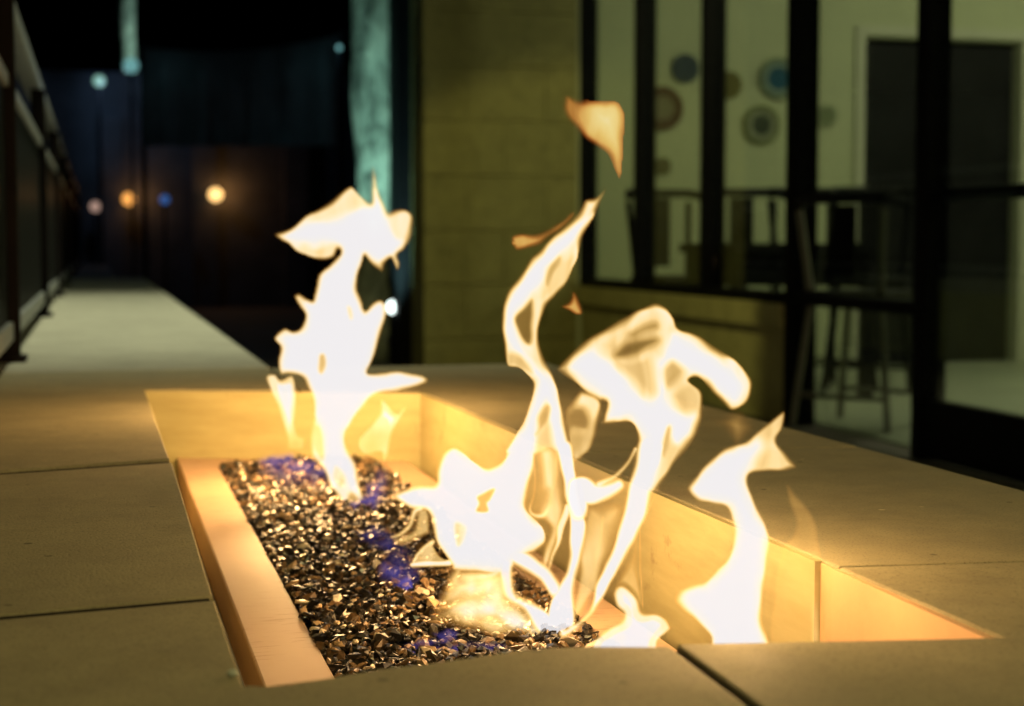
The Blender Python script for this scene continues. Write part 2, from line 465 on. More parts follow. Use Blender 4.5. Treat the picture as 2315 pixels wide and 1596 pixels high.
rail = thing('railing', 'dark metal railing with smoked panels standing on the concrete ledge', 'railing', (-0.18, 3.4, T))
posts = [Pz(48, 818, T).y + 0.03, Pz(109, 716, T).y + 0.03]
sp = posts[1] - posts[0]
posts = [posts[0] - sp] + [posts[0] + sp * k for k in range(8)]
HZ = EYE + 0.565
for yy in posts:
    box('post', -0.205, -0.158, yy - 0.025, yy + 0.025, T, HZ - 0.045, M['brown_post'], rail, 0.003)
    box('base_plate', -0.222, -0.146, yy - 0.05, yy + 0.05, T, T + 0.012, M['brown_post'], rail)
y0, y1 = 0.6, posts[-1] + 0.1
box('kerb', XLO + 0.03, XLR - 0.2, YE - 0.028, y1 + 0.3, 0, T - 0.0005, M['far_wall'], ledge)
box('handrail', -0.232, -0.172, y0, y1, HZ - 0.045, HZ, M['rail_grey'], rail, 0.006)
for a, b in zip(posts, posts[1:]):
    box('bottom_rail', -0.196, -0.170, a + 0.026, b - 0.026, T + 0.045, T + 0.085, M['rail_grey'], rail, 0.003)
    box('top_rail', -0.196, -0.170, a + 0.026, b - 0.026, HZ - 0.24, HZ - 0.21, M['rail_grey'], rail, 0.003)
    box('glass_panel', -0.187, -0.180, a + 0.026, b - 0.026, T + 0.086, HZ - 0.241, M['rail_glass'], rail)

# ------------------------------------------------------------------ building on the right
XF = 3.0
YW = 9.97
bld = thing('glazed_building', 'low building with a block pier and a black framed glass front', 'building', (XF, YW, 0))
# block pier in running bond
px0, px1 = Py(957, 550, YW).x, Py(1303, 550, YW).x
pier = box('pier_core', px0 + 0.02, px1 - 0.005, YW + 0.006, YW + 0.5, 0, 3.0, M['block'], bld)
ch = 0.341
z = EYE - (520 - 550) * 0 + (550 - 522) * 10.4 / F - 3 * ch
course = 0
bmesh_cache = {}
while z < 3.0:
    zz0 = max(z, 0.0); zz1 = min(z + ch, 3.0)
    if zz1 - zz0 > 0.03:
        xs = [px0, px0 + (px1 - px0) * 0.52, px1] if course % 2 == 0 else [px0, px0 + (px1 - px0) * 0.27, px0 + (px1 - px0) * 0.79, px1]
        for a, b in zip(xs, xs[1:]):
            j = random.uniform(-0.002, 0.002)
            box('block', a + 0.0012, b - 0.0012, YW - 0.004 + j, YW + 0.4, zz0 + 0.0035, zz1 - 0.0035, M['block'], pier, 0.003)
    z += ch; course += 1
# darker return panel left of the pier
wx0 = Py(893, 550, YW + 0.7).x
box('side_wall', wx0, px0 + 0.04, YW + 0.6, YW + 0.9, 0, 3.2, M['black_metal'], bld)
# mullions
SZ1, SZ0 = EYE - 0.222, EYE - 0.272
mull = []
for pxc, wd, dp in ((1327, 0.06, 0.118), (1456, 0.06, 0.118), (1609, 0.06, 0.118), (1810, 0.075, 0.125), (2103, 0.075, 0.105)):
    yy = Px(pxc, 550, XF + dp / 2).y
    mull.append(yy)
    box('mullion', XF, XF + dp, yy - wd / 2, yy + wd / 2, SZ0 if wd < 0.07 else 0, 3.0, M['black_metal'], bld, 0.004)
sp = mull[3] - mull[4]
for k in (1, 2):
    yy = mull[4] - sp * k
    mull.append(yy)
    box('mullion', XF, XF + 0.11, yy - 0.035, yy + 0.035, 0, 3.0, M['black_metal'], bld, 0.004)
SZ1, SZ0 = EYE - 0.222, EYE - 0.272
for i in range(4):
    a, b = mull[i + 1], mull[i]
    wa = 0.0385 if i + 1 >= 3 else 0.031; wb = 0.0385 if i >= 3 else 0.031
    box('sill_rail', XF + 0.008, XF + 0.105, a + wa, b - wb, SZ0, SZ1, M['black_metal'], bld)
    box('glass_pane', XF + 0.05, XF + 0.058, a + wa, b - wb, SZ1 + 0.001, 3.0, M['pane'], bld)
    if i == 3:
        box('glass_pane', XF + 0.05, XF + 0.058, a + wa, b - wb, 0.03, SZ0 - 0.001, M['pane'], bld)
ya, yb = mull[3] + 0.04, YW - 0.01
box('window_sill', XF - 0.02, XF + 0.11, ya, yb, EYE - 0.385, SZ0 - 0.002, M['kneewall'], bld, 0.004)
box('kneewall', XF + 0.01, XF + 0.11, ya, yb, 0, EYE - 0.387, M['kneewall'], bld)
# glazed door right of the thick mullion
a, b = mull[5] + 0.036, mull[4] - 0.039
door = thing('glass_door', None, None)
door.parent = bld; door.location = -bld.location
DZ = EYE - 0.585
box('bottom_rail', XF + 0.012, XF + 0.06, a, b, 0.012, DZ, M['black_metal'], door)
box('glass_pane', XF + 0.03, XF + 0.038, a, b, DZ + 0.001, 2.98, M['pane'], door)
box('push_bar', XF + 0.062, XF + 0.10, a + 0.01, b - 0.01, EYE + 0.155, EYE + 0.205, M['black_metal'], door, 0.006)
box('glass_pane', XF + 0.03, XF + 0.038, mull[6] + 0.036, mull[5] - 0.036, 0.02, 3.0, M['pane'], bld)
# roof slab and rear/side enclosure
box('roof', 1.3, 8.4, 1.0, YW + 1.0, 3.02, 3.25, M['ceiling'], bld)
box('interior_floor', XF + 0.13, 8.2, 1.0, YW, 0.002, 0.014, M['interior_floor'], bld)
DX0, DX1 = Py(1943, 550, YW).x, Py(2302, 550, YW).x
DTOP = EYE + (550 - 68) * 10.4 / F
box('interior_wall', px1 + 0.004, DX0, YW + 0.003, YW + 0.2, 0, 3.0, M['interior_wall'], bld)
box('interior_wall', DX1, 8.2, YW + 0.003, YW + 0.2, 0, 3.0, M['interior_wall'], bld)
box('interior_wall', DX0 + 0.001, DX1 - 0.001, YW + 0.003, YW + 0.2, DTOP, 3.0, M['interior_wall'], bld)
box('interior_wall', 8.2, 8.35, 1.0, YW, 0, 3.0, M['interior_wall'], bld)
box('interior_wall', XF + 0.13, 8.2, 0.9, 1.0, 0, 3.0, M['interior_wall'], bld)
idoor = thing('interior_door', None, None); idoor.parent = bld; idoor.location = -bld.location
mid = (DX0 + DX1) / 2
for x0_, x1_ in ((DX0 + 0.03, mid - 0.003), (mid + 0.003, DX1 - 0.03)):
    box('door_leaf', x0_, x1_, YW + 0.08, YW + 0.12, 0.01, DTOP - 0.03, M['dark_wood'], idoor)
box('door_trim', DX0 - 0.05, DX0 + 0.012, YW - 0.022, YW + 0.0, 0.015, DTOP + 0.012, M['trim'], idoor)
box('door_trim', DX1 - 0.012, DX1 + 0.05, YW - 0.022, YW + 0.0, 0.015, DTOP + 0.012, M['trim'], idoor)
box('door_trim', DX0 - 0.05, DX1 + 0.05, YW - 0.0225, YW + 0.0, DTOP + 0.013, DTOP + 0.07, M['trim'], idoor)
box('door_void', DX0 - 0.1, DX1 + 0.1, YW + 0.21, YW + 0.25, 0, 3.0, M['dark_wood'], idoor)

# plates on the interior wall
def plate(px, py, dia, label, rings):
    c = Py(px, py, YW - 0.01)
    r = dia / 2 * 10.4 / F
    p = thing('wall_plate', label, 'plate', (c.x, YW, c.z), 'decorative plates on the interior wall')
    prev = 0.0
    for k, (fr, col, dep) in enumerate(rings):
        bm = bmesh.new(); n = 28
        r0, r1 = prev * r, fr * r
        ro = [bm.verts.new((c.x + r1 * math.cos(2 * math.pi * i / n), YW - dep, c.z + r1 * math.sin(2 * math.pi * i / n))) for i in range(n)]
        rb = [bm.verts.new((c.x + r1 * math.cos(2 * math.pi * i / n), YW - 0.001, c.z + r1 * math.sin(2 * math.pi * i / n))) for i in range(n)]
        if r0 > 0:
            ri = [bm.verts.new((c.x + r0 * math.cos(2 * math.pi * i / n), YW - dep + 0.004, c.z + r0 * math.sin(2 * math.pi * i / n))) for i in range(n)]
            for i in range(n): bm.faces.new((ri[i], ri[(i + 1) % n], ro[(i + 1) % n], ro[i]))
        else:
            bm.faces.new(ro)
        for i in range(n): bm.faces.new((ro[i], ro[(i + 1) % n], rb[(i + 1) % n], rb[i]))
        from_bm('centre' if k == 0 else 'rim', bm, simple('plate_glaze', tuple(v * 0.62 for v in col), 0.75, 0, 0.15, 20), p)
        prev = fr
plate(1548, 155, 66, 'dark blue plate high on the wall beside the second mullion', [(1, (0.012, 0.05, 0.12), 0.02)])
plate(1496, 245, 100, 'plate with a thick maroon ring left of the dark blue plate', [(0.55, (0.28, 0.25, 0.18), 0.014), (1, (0.09, 0.02, 0.018), 0.022)])
plate(1647, 192, 62, 'plain olive brown plate half hidden by a black mullion', [(1, (0.17, 0.15, 0.03), 0.02)])
plate(1758, 178, 96, 'teal centred plate with a pale rim beside the thick mullion', [(0.55, (0.01, 0.12, 0.24), 0.018), (0.88, (0.30, 0.40, 0.36), 0.022), (1, (0.24, 0.28, 0.14), 0.018)])
plate(1720, 283, 92, 'grey green ringed plate below the teal one', [(0.5, (0.07, 0.09, 0.06), 0.016), (0.82, (0.36, 0.38, 0.27), 0.022), (1, (0.25, 0.28, 0.10), 0.018)])
plate(1497, 376, 40, 'small brown plate lowest on the wall', [(1, (0.17, 0.15, 0.07), 0.018)])
plate(1868, 262, 50, 'pale green plate right of the thick mullion', [(0.6, (0.30, 0.36, 0.2), 0.016), (1, (0.36, 0.40, 0.25), 0.02)])

# furniture behind the glass
def dtable(x0, x1, y0, y1, ztop, name, label):
    t = thing(name, label, 'table', ((x0 + x1) / 2, (y0 + y1) / 2, 0.014))
    box('table_top', x0, x1, y0, y1, ztop - 0.05, ztop, M['dark_wood'], t, 0.004)
    box('apron', x0 + 0.04, x1 - 0.04, y0 + 0.04, y1 - 0.04, ztop - 0.2, ztop - 0.051, M['dark_wood'], t)
    for xx in (x0 + 0.05, x1 - 0.05):
        for yy in (y0 + 0.05, y1 - 0.05):
            box('leg', xx - 0.03, xx + 0.03, yy - 0.03, yy + 0.03, 0.014, ztop - 0.201, M['dark_wood'], t)
    return t
def chair(cx, cy, rz, label, metal='black_metal', seat_z=0.62, back_z=1.10, back='slab'):
    c = thing('bar_chair', label, 'chair', (cx, cy, 0.014), 'bar chairs inside the glass front')
    Rm = Matrix.Translation((cx, cy, 0.014)) @ Matrix.Rotation(rz, 4, 'Z')
    def put(name, bm, mat, bev=0):
        o = from_bm(name, bm, mat, c, bevel=bev)
        o.data.transform(Rm)
    s = 0.2
    bm = bmesh.new(); bm_box(bm, -s, s, -s, s, seat_z - 0.05, seat_z); put('seat', bm, M['dark_wood'], 0.01)
    for sx in (-1, 1):
        for sy in (-1, 1):
            bm = bmesh.new(); tube(bm, [(sx * (s + 0.03), sy * (s + 0.02), 0), (sx * (s - 0.03), sy * (s - 0.03), seat_z - 0.051)], 0.016, 6); put('leg', bm, M[metal])
    for sy in (-1, 1):
        bm = bmesh.new(); tube(bm, [(-s - 0.0, sy * (s + 0.0), 0.14), (s + 0.0, sy * (s + 0.0), 0.14)], 0.012, 6); put('foot_rail', bm, M[metal])
    for sx in (-1, 1):
        bm = bmesh.new(); tube(bm, [(sx * (s - 0.03), s - 0.02, seat_z), (sx * (s + 0.0), s + 0.03, back_z - 0.05)], 0.018, 6); put('back_post', bm, M[metal])
    bm = bmesh.new()
    tube(bm, [(-s - 0.04, s - 0.06, back_z - 0.02), (-s - 0.0, s + 0.02, back_z), (0, s + 0.05, back_z), (s, s + 0.02, back_z), (s + 0.04, s - 0.06, back_z - 0.02)], 0.028, 6)
    put('top_rail', bm, M['dark_wood'])
    bm = bmesh.new(); bm_box(bm, -0.07, 0.07, s + 0.015, s + 0.03, seat_z + 0.05, back_z - 0.03); put('splat', bm, M['dark_wood'])
    return c
def atd(px, dep):
    p = CAMP + ray(px, 550) * dep
    return p.x, p.y
tx0, ty0 = atd(1500, 9.0); tx1, ty1 = atd(1980, 8.3)
dtable(min(tx0, tx1) + 0.02, max(tx0, tx1), 7.55, 8.35, EYE + 0.0, 'bar_table', 'dark bar table standing inside the glass front')
for pxx, dep, rz, lab in ((1530, 9.35, 0.15, 'dark bar chair farthest left behind the table'), (1700, 9.2, -0.1, 'dark bar chair with wide back between the two middle mullions'),
                          (1855, 9.1, 0.1, 'dark bar chair half hidden by the thick mullion'), (1965, 8.9, -0.5, 'dark bar chair in front of the interior door')):
    cx_, cy_ = atd(pxx, dep)
    chair(cx_, cy_, rz, lab)
cx_, cy_ = atd(1955, 7.15)
chair(cx_, cy_, 2.2, 'bar chair with pale metal legs close behind the glass', 'silver', 0.60, 1.0)

# ------------------------------------------------------------------ trees, awning and far lamps
def bark_mat():
    m = NT('pale_bark')
    mp = m.add('ShaderNodeMapping'); mp.inputs['Scale'].default_value = (1, 1, 0.45); m.l(m.coord(), mp.inputs['Vector'])
    c = m.ramp(m.noise(7, 7, 0.7, mp.outputs[0]), [(0.36, (0.05, 0.06, 0.05)), (0.5, (0.30, 0.33, 0.28)), (0.64, (0.55, 0.57, 0.48))])
    m.l(c, m.b.inputs['Base Color']); m.b.inputs['Roughness'].default_value = 0.9
    m.bump(m.noise(14, 6, 0.7, mp.outputs[0]), 0.9, 0.05)
    return m.m
M['bark'] = bark_mat()
M['leaf'] = simple('leaf', (0.05, 0.08, 0.03), 0.6, 0, 0.4, 8)
def trunk_tree(px, dep, width_px, top, label, flare=1.15):
    p = CAMP + ray(px, 550) * dep
    t = thing('tree', label, 'tree', (p.x, p.y, 0))
    r = width_px * dep / F / 2
    bm = bmesh.new(); pts = []; rr = []
    for i in range(40):
        f = i / 39
        pts.append((p.x + 0.02 * math.sin(f * 9), p.y + 0.03 * math.sin(f * 6 + 1), top * f)); rr.append(r * (flare - (flare - 0.93) * min(1, f * 2)))
    tube(bm, pts, rr, 24)
    for v in bm.verts:
        q = v.co; d = Vector((q.x - p.x, q.y - p.y, 0))
        v.co += d.normalized() * r * 0.22 * mnoise.noise(Vector((q.x * 6, q.y * 6, q.z * 2.4)))
    from_bm('trunk', bm, M['bark'], t, smooth=True)
    bm = bmesh.new()
    for i in range(700):
        a = random.uniform(0, 6.28); b = random.uniform(-0.4, 1.2); rad = random.uniform(0.3, 1.7)
        c = Vector((p.x + rad * math.cos(a), p.y + rad * math.sin(a), top + b * 0.9))
        u = Vector((random.uniform(-1, 1), random.uniform(-1, 1), random.uniform(-1, 1))).normalized() * 0.16
        v = u.cross(Vector((random.uniform(-1, 1), random.uniform(-1, 1), random.uniform(-1, 1)))).normalized() * 0.07
        bm.faces.new([bm.verts.new(c + s) for s in (u, v, -u, -v)])
    from_bm('crown', bm, M['leaf'], t)
    return p
tp = trunk_tree(846, 11.4, 96, 6.0, 'thick pale tree trunk lit teal beside the block pier')
tp2 = trunk_tree(299, 24.0, 36, 7.0, 'thin pale lit trunk rising above the dark awning', 1.0)

aw = thing('awning', 'dark canvas awning stretched between the two lit trunks', 'awning')
a0, a1 = Pd(322, 108, 17.5), Pd(772, 78, 17.0)
b0, b1 = Pd(322, 330, 17.5), Pd(772, 330, 17.0)
bm = bmesh.new()
vs = []
nx = 24
for i in range(nx + 1):
    f = i / nx
    t_, b_ = a0.lerp(a1, f), b0.lerp(b1, f)
    sag = Vector((0, 0, -0.10 * math.sin(math.pi * f)))
    wave = Vector((0, 0.05 * math.sin(f * 40), 0))
    vs.append([bm.verts.new(t_ + sag), bm.verts.new(t_.lerp(b_, 0.5) + wave), bm.verts.new(b_ + wave * 1.4)])
for a_, b_ in zip(vs, vs[1:]):
    for k in range(2): bm.faces.new((a_[k], b_[k], b_[k + 1], a_[k + 1]))
bmesh.ops.solidify(bm, geom=list(bm.faces), thickness=0.02)
from_bm('canvas', bm, M['awning'], aw, smooth=True)
for q in (a0, a1):
    box('pole', q.x - 0.03, q.x + 0.03, q.y + 0.06, q.y + 0.12, 0, q.z + 0.05, M['black_metal'], aw)

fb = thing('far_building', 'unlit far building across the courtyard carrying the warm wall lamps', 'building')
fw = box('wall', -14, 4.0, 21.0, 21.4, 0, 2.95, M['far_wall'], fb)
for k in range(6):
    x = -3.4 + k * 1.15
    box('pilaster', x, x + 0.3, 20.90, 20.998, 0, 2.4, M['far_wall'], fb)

def far_lamp(name, px, py, dep, dia_px, color, strength, label, power=0, wall=True, cat='lamp', group=None):
    p = Py(px, py, 20.75) if wall else Pd(px, py, dep)
    t = thing(name, label, cat, p, group)
    r = dia_px / 2 * dep / F
    bm = bmesh.new(); bmesh.ops.create_uvsphere(bm, u_segments=16, v_segments=10, radius=r)
    bmesh.ops.translate(bm, verts=bm.verts, vec=p)
    from_bm('globe', bm, emit('lamp_glow', color, strength), t, smooth=True)
    bm = bmesh.new()
    if wall:
        tube(bm, [p + Vector((0, r * 0.8, 0)), (p.x, 21.0, p.z + 0.0)], r * 0.3, 6)
        from_bm('bracket', bm, M['black_metal'], t)
    else:
        tube(bm, [p + Vector((0, 0.02, -r)), (p.x, p.y + 0.02, 0)], 0.02, 6)
        from_bm('pole', bm, M['black_metal'], t)
    if power:
        if wall: lamp('POINT', p + Vector((r + 0.06, 0.02, 0.03)), power, (1.0, 0.42, 0.10), 0.03)
        else: lamp('POINT', p + Vector((0.1, -r - 0.1, -0.1)), power, (0.45, 0.72, 1.0), 0.05)
    return p
far_lamp('wall_lamp', 487, 440, 20.8, 30, (1.0, 0.58, 0.20), 2.2, 'brightest orange globe lamp glowing on the far wall', 4)
far_lamp('wall_lamp', 291, 450, 20.8, 28, (1.0, 0.42, 0.09), 1.3, 'smaller orange globe lamp near the railing end', 2.2)
far_lamp('globe_lamp', 215, 467, 20.0, 23, (0.75, 0.48, 0.38), 0.55, 'dim pinkish globe lamp just past the railing end', 0, False)
far_lamp('globe_lamp', 372, 451, 20.0, 21, (0.06, 0.22, 0.7), 0.40, 'small blue lamp between the two orange ones', 0, False)
far_lamp('globe_lamp', 224, 183, 19.3, 26, (0.42, 0.85, 0.70), 0.55, 'round pale teal lamp high left in the dark', 9, False)
far_lamp('lantern', 296, 148, 18.6, 34, (0.25, 0.62, 0.62), 0.55, 'cyan lantern at the foot of the thin lit trunk', 0, False)
lp = Pd(764, 106, 16.55)
far_lamp('lantern', 766, 108, 16.6, 12, (0.3, 0.75, 0.75), 0.5, 'faint cyan glow added at the right end of the awning', 0, False)  # added globe standing in for teal light caught by the awning end
lamp('POINT', lp + Vector((0, -0.06, 0)), 1.6, (0.35, 0.9, 0.95), 0.03)
lamp('POINT', Pd(330, 130, 17.0), 0.5, (0.35, 0.9, 0.95), 0.03)
lamp('POINT', Pd(560, 200, 14.5), 2.6, (0.6, 0.75, 1.0), 0.1)  # added fill light to brighten the awning canvas, no lamp stands here

# ------------------------------------------------------------------ lights
# uplight at the trunk
up = Pd(888, 694, 10.9)
ul = thing('uplight', 'small bright white spotlight at the foot of the thick trunk', 'spotlight', (up.x, up.y, 0))
bm = bmesh.new(); bmesh.ops.create_uvsphere(bm, u_segments=12, v_segments=8, radius=0.042); bmesh.ops.translate(bm, verts=bm.verts, vec=up)
from_bm('lens', bm, emit('uplight_glow', (0.85, 1.0, 0.95), 4), ul, smooth=True)
bm = bmesh.new(); tube(bm, [(up.x, up.y + 0.03, 0), (up.x, up.y + 0.03, up.z - 0.03)], 0.02, 6); from_bm('stake', bm, M['black_metal'], ul)
q = Vector((tp.x - 0.16, tp.y - 1.0, 0.1))
lamp('SPOT', q, 270, (0.48, 1.0, 0.84), 0.05, aim(q, (tp.x + 0.03, tp.y, 2.4)), 52, 0.8)
q = Vector((tp2.x + 0.9, tp2.y - 1.2, 2.2))
lamp('SPOT', q, 260, (0.6, 1.0, 0.86), 0.06, aim(q, (tp2.x, tp2.y, 3.6)), 60, 0.5)

# interior ceiling lamps
lamp('POINT', (4.4, 7.2, 2.7), 54, (1.0, 1.0, 0.62), 0.15)
lamp('POINT', (6.6, 7.8, 2.7), 54, (1.0, 1.0, 0.62), 0.15)
lamp('POINT', (5.5, 3.8, 2.7), 20, (1.0, 1.0, 0.62), 0.15)
# soffit spot washing pier and kneewall, lamp over the ledge, porch lamp behind the camera
q = (1.3, 6.6, 2.95)
lamp('SPOT', q, 92, (1.0, 0.93, 0.28), 0.06, aim(q, (2.9, 9.0, 0.25)), 62, 0.25)
q = (0.5, 5.6, 4.6)
lamp('SPOT', q, 760, (0.96, 1.0, 0.68), 0.1, aim(q, (0.05, 5.8, 0.5)), 80, 0.7)
q = (0.2, -1.2, 2.7)
lamp('SPOT', q, 120, (0.97, 0.86, 0.36), 0.25, aim(q, (0.5, 1.3, 0.55)), 70, 0.8)

# ------------------------------------------------------------------ flames
KEY = {'k1': (960, 560, 740 / 1596), 'k2': (960, 1200, 740 / 1596), 'k3': (1800, 320, 700 / 1596), 'k4': (1800, 980, 700 / 1596),
       'k5': (1440, 1660, 800 / 1596), 'k6': (2040, 1120, 800 / 1596), 'k7': (1960, 1700, 600 / 1197), 'k8': (2500, 1500, 640 / 1064)}
VS = 2314 / 3840
def conv(k, pts):
    ox, oy, s = KEY[k]
    return [((ox + x * s) * VS, (oy + y * s) * VS) for x, y in pts]
def curve(pts, n=5):
    """closed Catmull-Rom through the traced points"""
    P = np.array(pts, float); m = len(P); out = []
    for i in range(m):
        p0, p1, p2, p3 = P[i - 1], P[i], P[(i + 1) % m], P[(i + 2) % m]
        for k in range(n):
            t = k / n
            out.append(0.5 * ((2 * p1) + (p2 - p0) * t + (2 * p0 - 5 * p1 + 4 * p2 - p3) * t * t + (3 * p1 - p0 - 3 * p2 + p3) * t ** 3))
    return np.array(out)
def sdf(poly, gx, gy):
    """signed distance, positive inside"""
    d2 = np.full(gx.shape, 1e18); inside = np.zeros(gx.shape, bool)
    for a, b in zip(poly, np.roll(poly, -1, 0)):
        ab = b - a; L = max(ab @ ab, 1e-9)
        t = np.clip(((gx - a[0]) * ab[0] + (gy - a[1]) * ab[1]) / L, 0, 1)
        d2 = np.minimum(d2, (gx - a[0] - t * ab[0]) ** 2 + (gy - a[1] - t * ab[1]) ** 2)
        if a[1] != b[1]:
            c = ((a[1] > gy) != (b[1] > gy)) & (gx < (b[0] - a[0]) * (gy - a[1]) / (b[1] - a[1]) + a[0])
            inside ^= c
    d = np.sqrt(d2)
    return np.where(inside, d, -d)
def vnoise(x, y, seed):
    """smooth value noise, 0..1"""
    xi, yi = np.floor(x).astype(np.int64), np.floor(y).astype(np.int64)
    fx, fy = x - xi, y - yi
    fx, fy = fx * fx * (3 - 2 * fx), fy * fy * (3 - 2 * fy)
    def h(a, b):
        v = (a * 374761393 + b * 668265263 + seed * 974711) & 0x7fffffff
        v = ((v ^ (v >> 13)) * 1274126177) & 0x7fffffff
        return ((v ^ (v >> 16)) & 0xffff) / 65535.0
    return (h(xi, yi) * (1 - fx) + h(xi + 1, yi) * fx) * (1 - fy) + (h(xi, yi + 1) * (1 - fx) + h(xi + 1, yi + 1) * fx) * fy
def spline(pts, ww, n=8):
    P = np.array([(p[0], p[1], w_) for p, w_ in zip(pts, ww)], float); m = len(P); out = []
    for i in range(m - 1):
        p0, p1, p2, p3 = P[max(i - 1, 0)], P[i], P[i + 1], P[min(i + 2, m - 1)]
        for k in range(n):
            t = k / n
            out.append(0.5 * ((2 * p1) + (p2 - p0) * t + (2 * p0 - 5 * p1 + 4 * p2 - p3) * t * t + (3 * p1 - p0 - 3 * p2 + p3) * t ** 3))
    out.append(P[-1]); return np.array(out)
def stroke_d(sp, gx, gy):
    best = np.full(gx.shape, -1e9)
    for a, b in zip(sp, sp[1:]):
        ab = b[:2] - a[:2]; L = max(ab @ ab, 1e-9)
        t = np.clip(((gx - a[0]) * ab[0] + (gy - a[1]) * ab[1]) / L, 0, 1)
        r = np.maximum(a[2] + (b[2] - a[2]) * t, 0.5)
        best = np.maximum(best, r - np.sqrt((gx - a[0] - t * ab[0]) ** 2 + (gy - a[1] - t * ab[1]) ** 2))
    return best
def sstep(x):
    x = np.clip(x, 0, 1); return x * x * (3 - 2 * x)

def sheet(name, parent, layers, depth, step=3.2, mat='flame', thick=0.55, tmax=0.016, bend=(0.02, 0.7), seed=0, wob=0.012):
    """layers: (mode, key, points, soft px, level). 'a' raises the heat to at least level inside, 's' lowers it by level inside.
    The outline becomes a closed body: two curved skins, thickest in the middle, meeting at the rim."""
    polys = []; strokes = []
    for L in layers:
        if L[0] == 'l':
            q = conv(L[1], [(p[0], p[1]) for p in L[2]])
            ww = [1.5 * p[2] * KEY[L[1]][2] * VS for p in L[2]]
            strokes.append((spline(q, ww), L[3], L[4])); continue
        pts = conv(L[1], L[2]) if L[1] else L[2]
        polys.append((L[0], curve(pts), L[3], L[4]))
    allp = np.concatenate([p[1] for p in polys if p[0] in 'ac'] + [st[0][:, :2] + sg * st[0][:, 2:3] for st in strokes for sg in (-1, 1)])
    x0, y0 = allp.min(0) - 6; x1, y1 = allp.max(0) + 6
    nx, ny = int((x1 - x0) / step) + 2, int((y1 - y0) / step) + 2
    gx, gy = np.meshgrid(x0 + np.arange(nx) * step, y0 + np.arange(ny) * step)
    heat = np.zeros(gx.shape); dist = np.full(gx.shape, -1e9)
    nA = vnoise(gx / 62, gy / 74, seed); nB = vnoise(gx / 23, gy / 30, seed + 50)
    gx0, gy0 = gx, gy
    gx = gx + 5.0 * (vnoise(gx0 / 30, gy0 / 34, seed + 9) - 0.5); gy = gy + 5.0 * (vnoise(gx0 / 31, gy0 / 33, seed + 17) - 0.5)
    softn = 0.45 + 1.9 * nA ** 1.5
    levn = 0.86 + 0.28 * nB
    for mode, poly, soft, lev in polys:
        d = sdf(poly, gx, gy)
        if mode in 'ac':
            if mode == 'c':
                heat = heat + (lev - heat).clip(0) * sstep((d + soft * 0.55) / (soft * 1.3))
            else:
                heat = np.maximum(heat, lev * levn * sstep((d + 1.0) / (soft * softn))); dist = np.maximum(dist, d)
        elif mode == 'm':
            f = sstep((d + soft / 2) / soft); heat = heat * (1 - f) + np.minimum(heat, lev) * f
        else:
            heat = heat * (1 - lev * sstep((d + soft / 2) / soft))
    for sp, soft, lev in strokes:
        d = stroke_d(sp, gx, gy)
        heat = np.maximum(heat, lev * sstep((d + 1.0) / (soft * (0.4 + 0.6 * softn)))); dist = np.maximum(dist, d)
    wx = 26 * (vnoise(gx0 / 90, gy0 / 110, seed + 31) - 0.5)
    st = vnoise((gx0 + wx) / 17, gy0 / 120, seed + 77) * 0.75 + vnoise((gx0 + wx) / 8, gy0 / 70, seed + 91) * 0.25
    midz = np.clip(1.0 - np.abs(heat - 0.5) / 0.42, 0, 1)
    heat = np.clip(heat * (1 + 0.42 * (st - 0.5) * midz), 0, 1)
    gx, gy = gx0, gy0
    keep = dist > -step * 0.9
    idx = -np.ones(gx.shape, int)
    cells = keep[:-1, :-1] & keep[1:, :-1] & keep[:-1, 1:] & keep[1:, 1:]
    used = np.zeros(gx.shape, bool)
    used[:-1, :-1] |= cells; used[1:, :-1] |= cells; used[:-1, 1:] |= cells; used[1:, 1:] |= cells
    n = int(used.sum()); idx[used] = np.arange(n)
    ux, uy, uh, ud = gx[used], gy[used], heat[used], dist[used]
    # rim of the mesh
    cnt = np.zeros(gx.shape, int)
    cnt[:-1, :-1] += cells; cnt[1:, :-1] += cells; cnt[:-1, 1:] += cells; cnt[1:, 1:] += cells
    rim = (cnt[used] < 4)
    uh = np.where(rim, 0.0, uh)
    mpp = depth / F
    half = np.minimum(tmax, thick * np.maximum(ud, 0) * mpp); half[rim] = 0
    ph = seed * 1.7
    v = (uy - y0) / max(1, y1 - y0); u = (ux - x0) / max(1, x1 - x0)
    mid = bend[0] * (1 - v) * math.sin(ph + 1) + wob * np.sin(uy * 0.011 + ph) + wob * np.sin(ux * 0.017 + uy * 0.006 + ph * 2) + bend[1] * 0.02 * (u - 0.5) ** 2
    dirs = np.stack([(ux - CX) / F, -(uy - CY) / F, -np.ones_like(ux)], 1) @ np.array(CM).T
    cp = np.array(CAMP)
    A = cp + dirs * (depth + mid - half)[:, None]
    B = cp + dirs * (depth + mid + half)[:, None]
    a, b, c, d = idx[:-1, :-1][cells], idx[:-1, 1:][cells], idx[1:, 1:][cells], idx[1:, :-1][cells]
    fr = np.stack([a, d, c, b], 1); bk = np.stack([a, b, c, d], 1) + n
    V = np.concatenate([A, B]); Fc = np.concatenate([fr, bk])
    # weld the two skins along the rim
    remap = np.arange(2 * n); remap[n:][rim] = np.arange(n)[rim]
    Fc = remap[Fc]
    good = [len(set(f)) == 4 for f in Fc.tolist()]
    key = np.sort(Fc, 1); _, first = np.unique(key, axis=0, return_index=True)
    sel = np.zeros(len(Fc), bool); sel[first] = True
    Fc = Fc[sel & np.array(good)]
    live = np.unique(Fc); rm = -np.ones(2 * n, int); rm[live] = np.arange(len(live))
    me = bpy.data.meshes.new(name)
    me.from_pydata(V[live].tolist(), [], rm[Fc].tolist())
    at = me.attributes.new('gas', 'FLOAT', 'POINT')
    at.data.foreach_set('value', np.concatenate([uh, uh])[live].astype(np.float32))
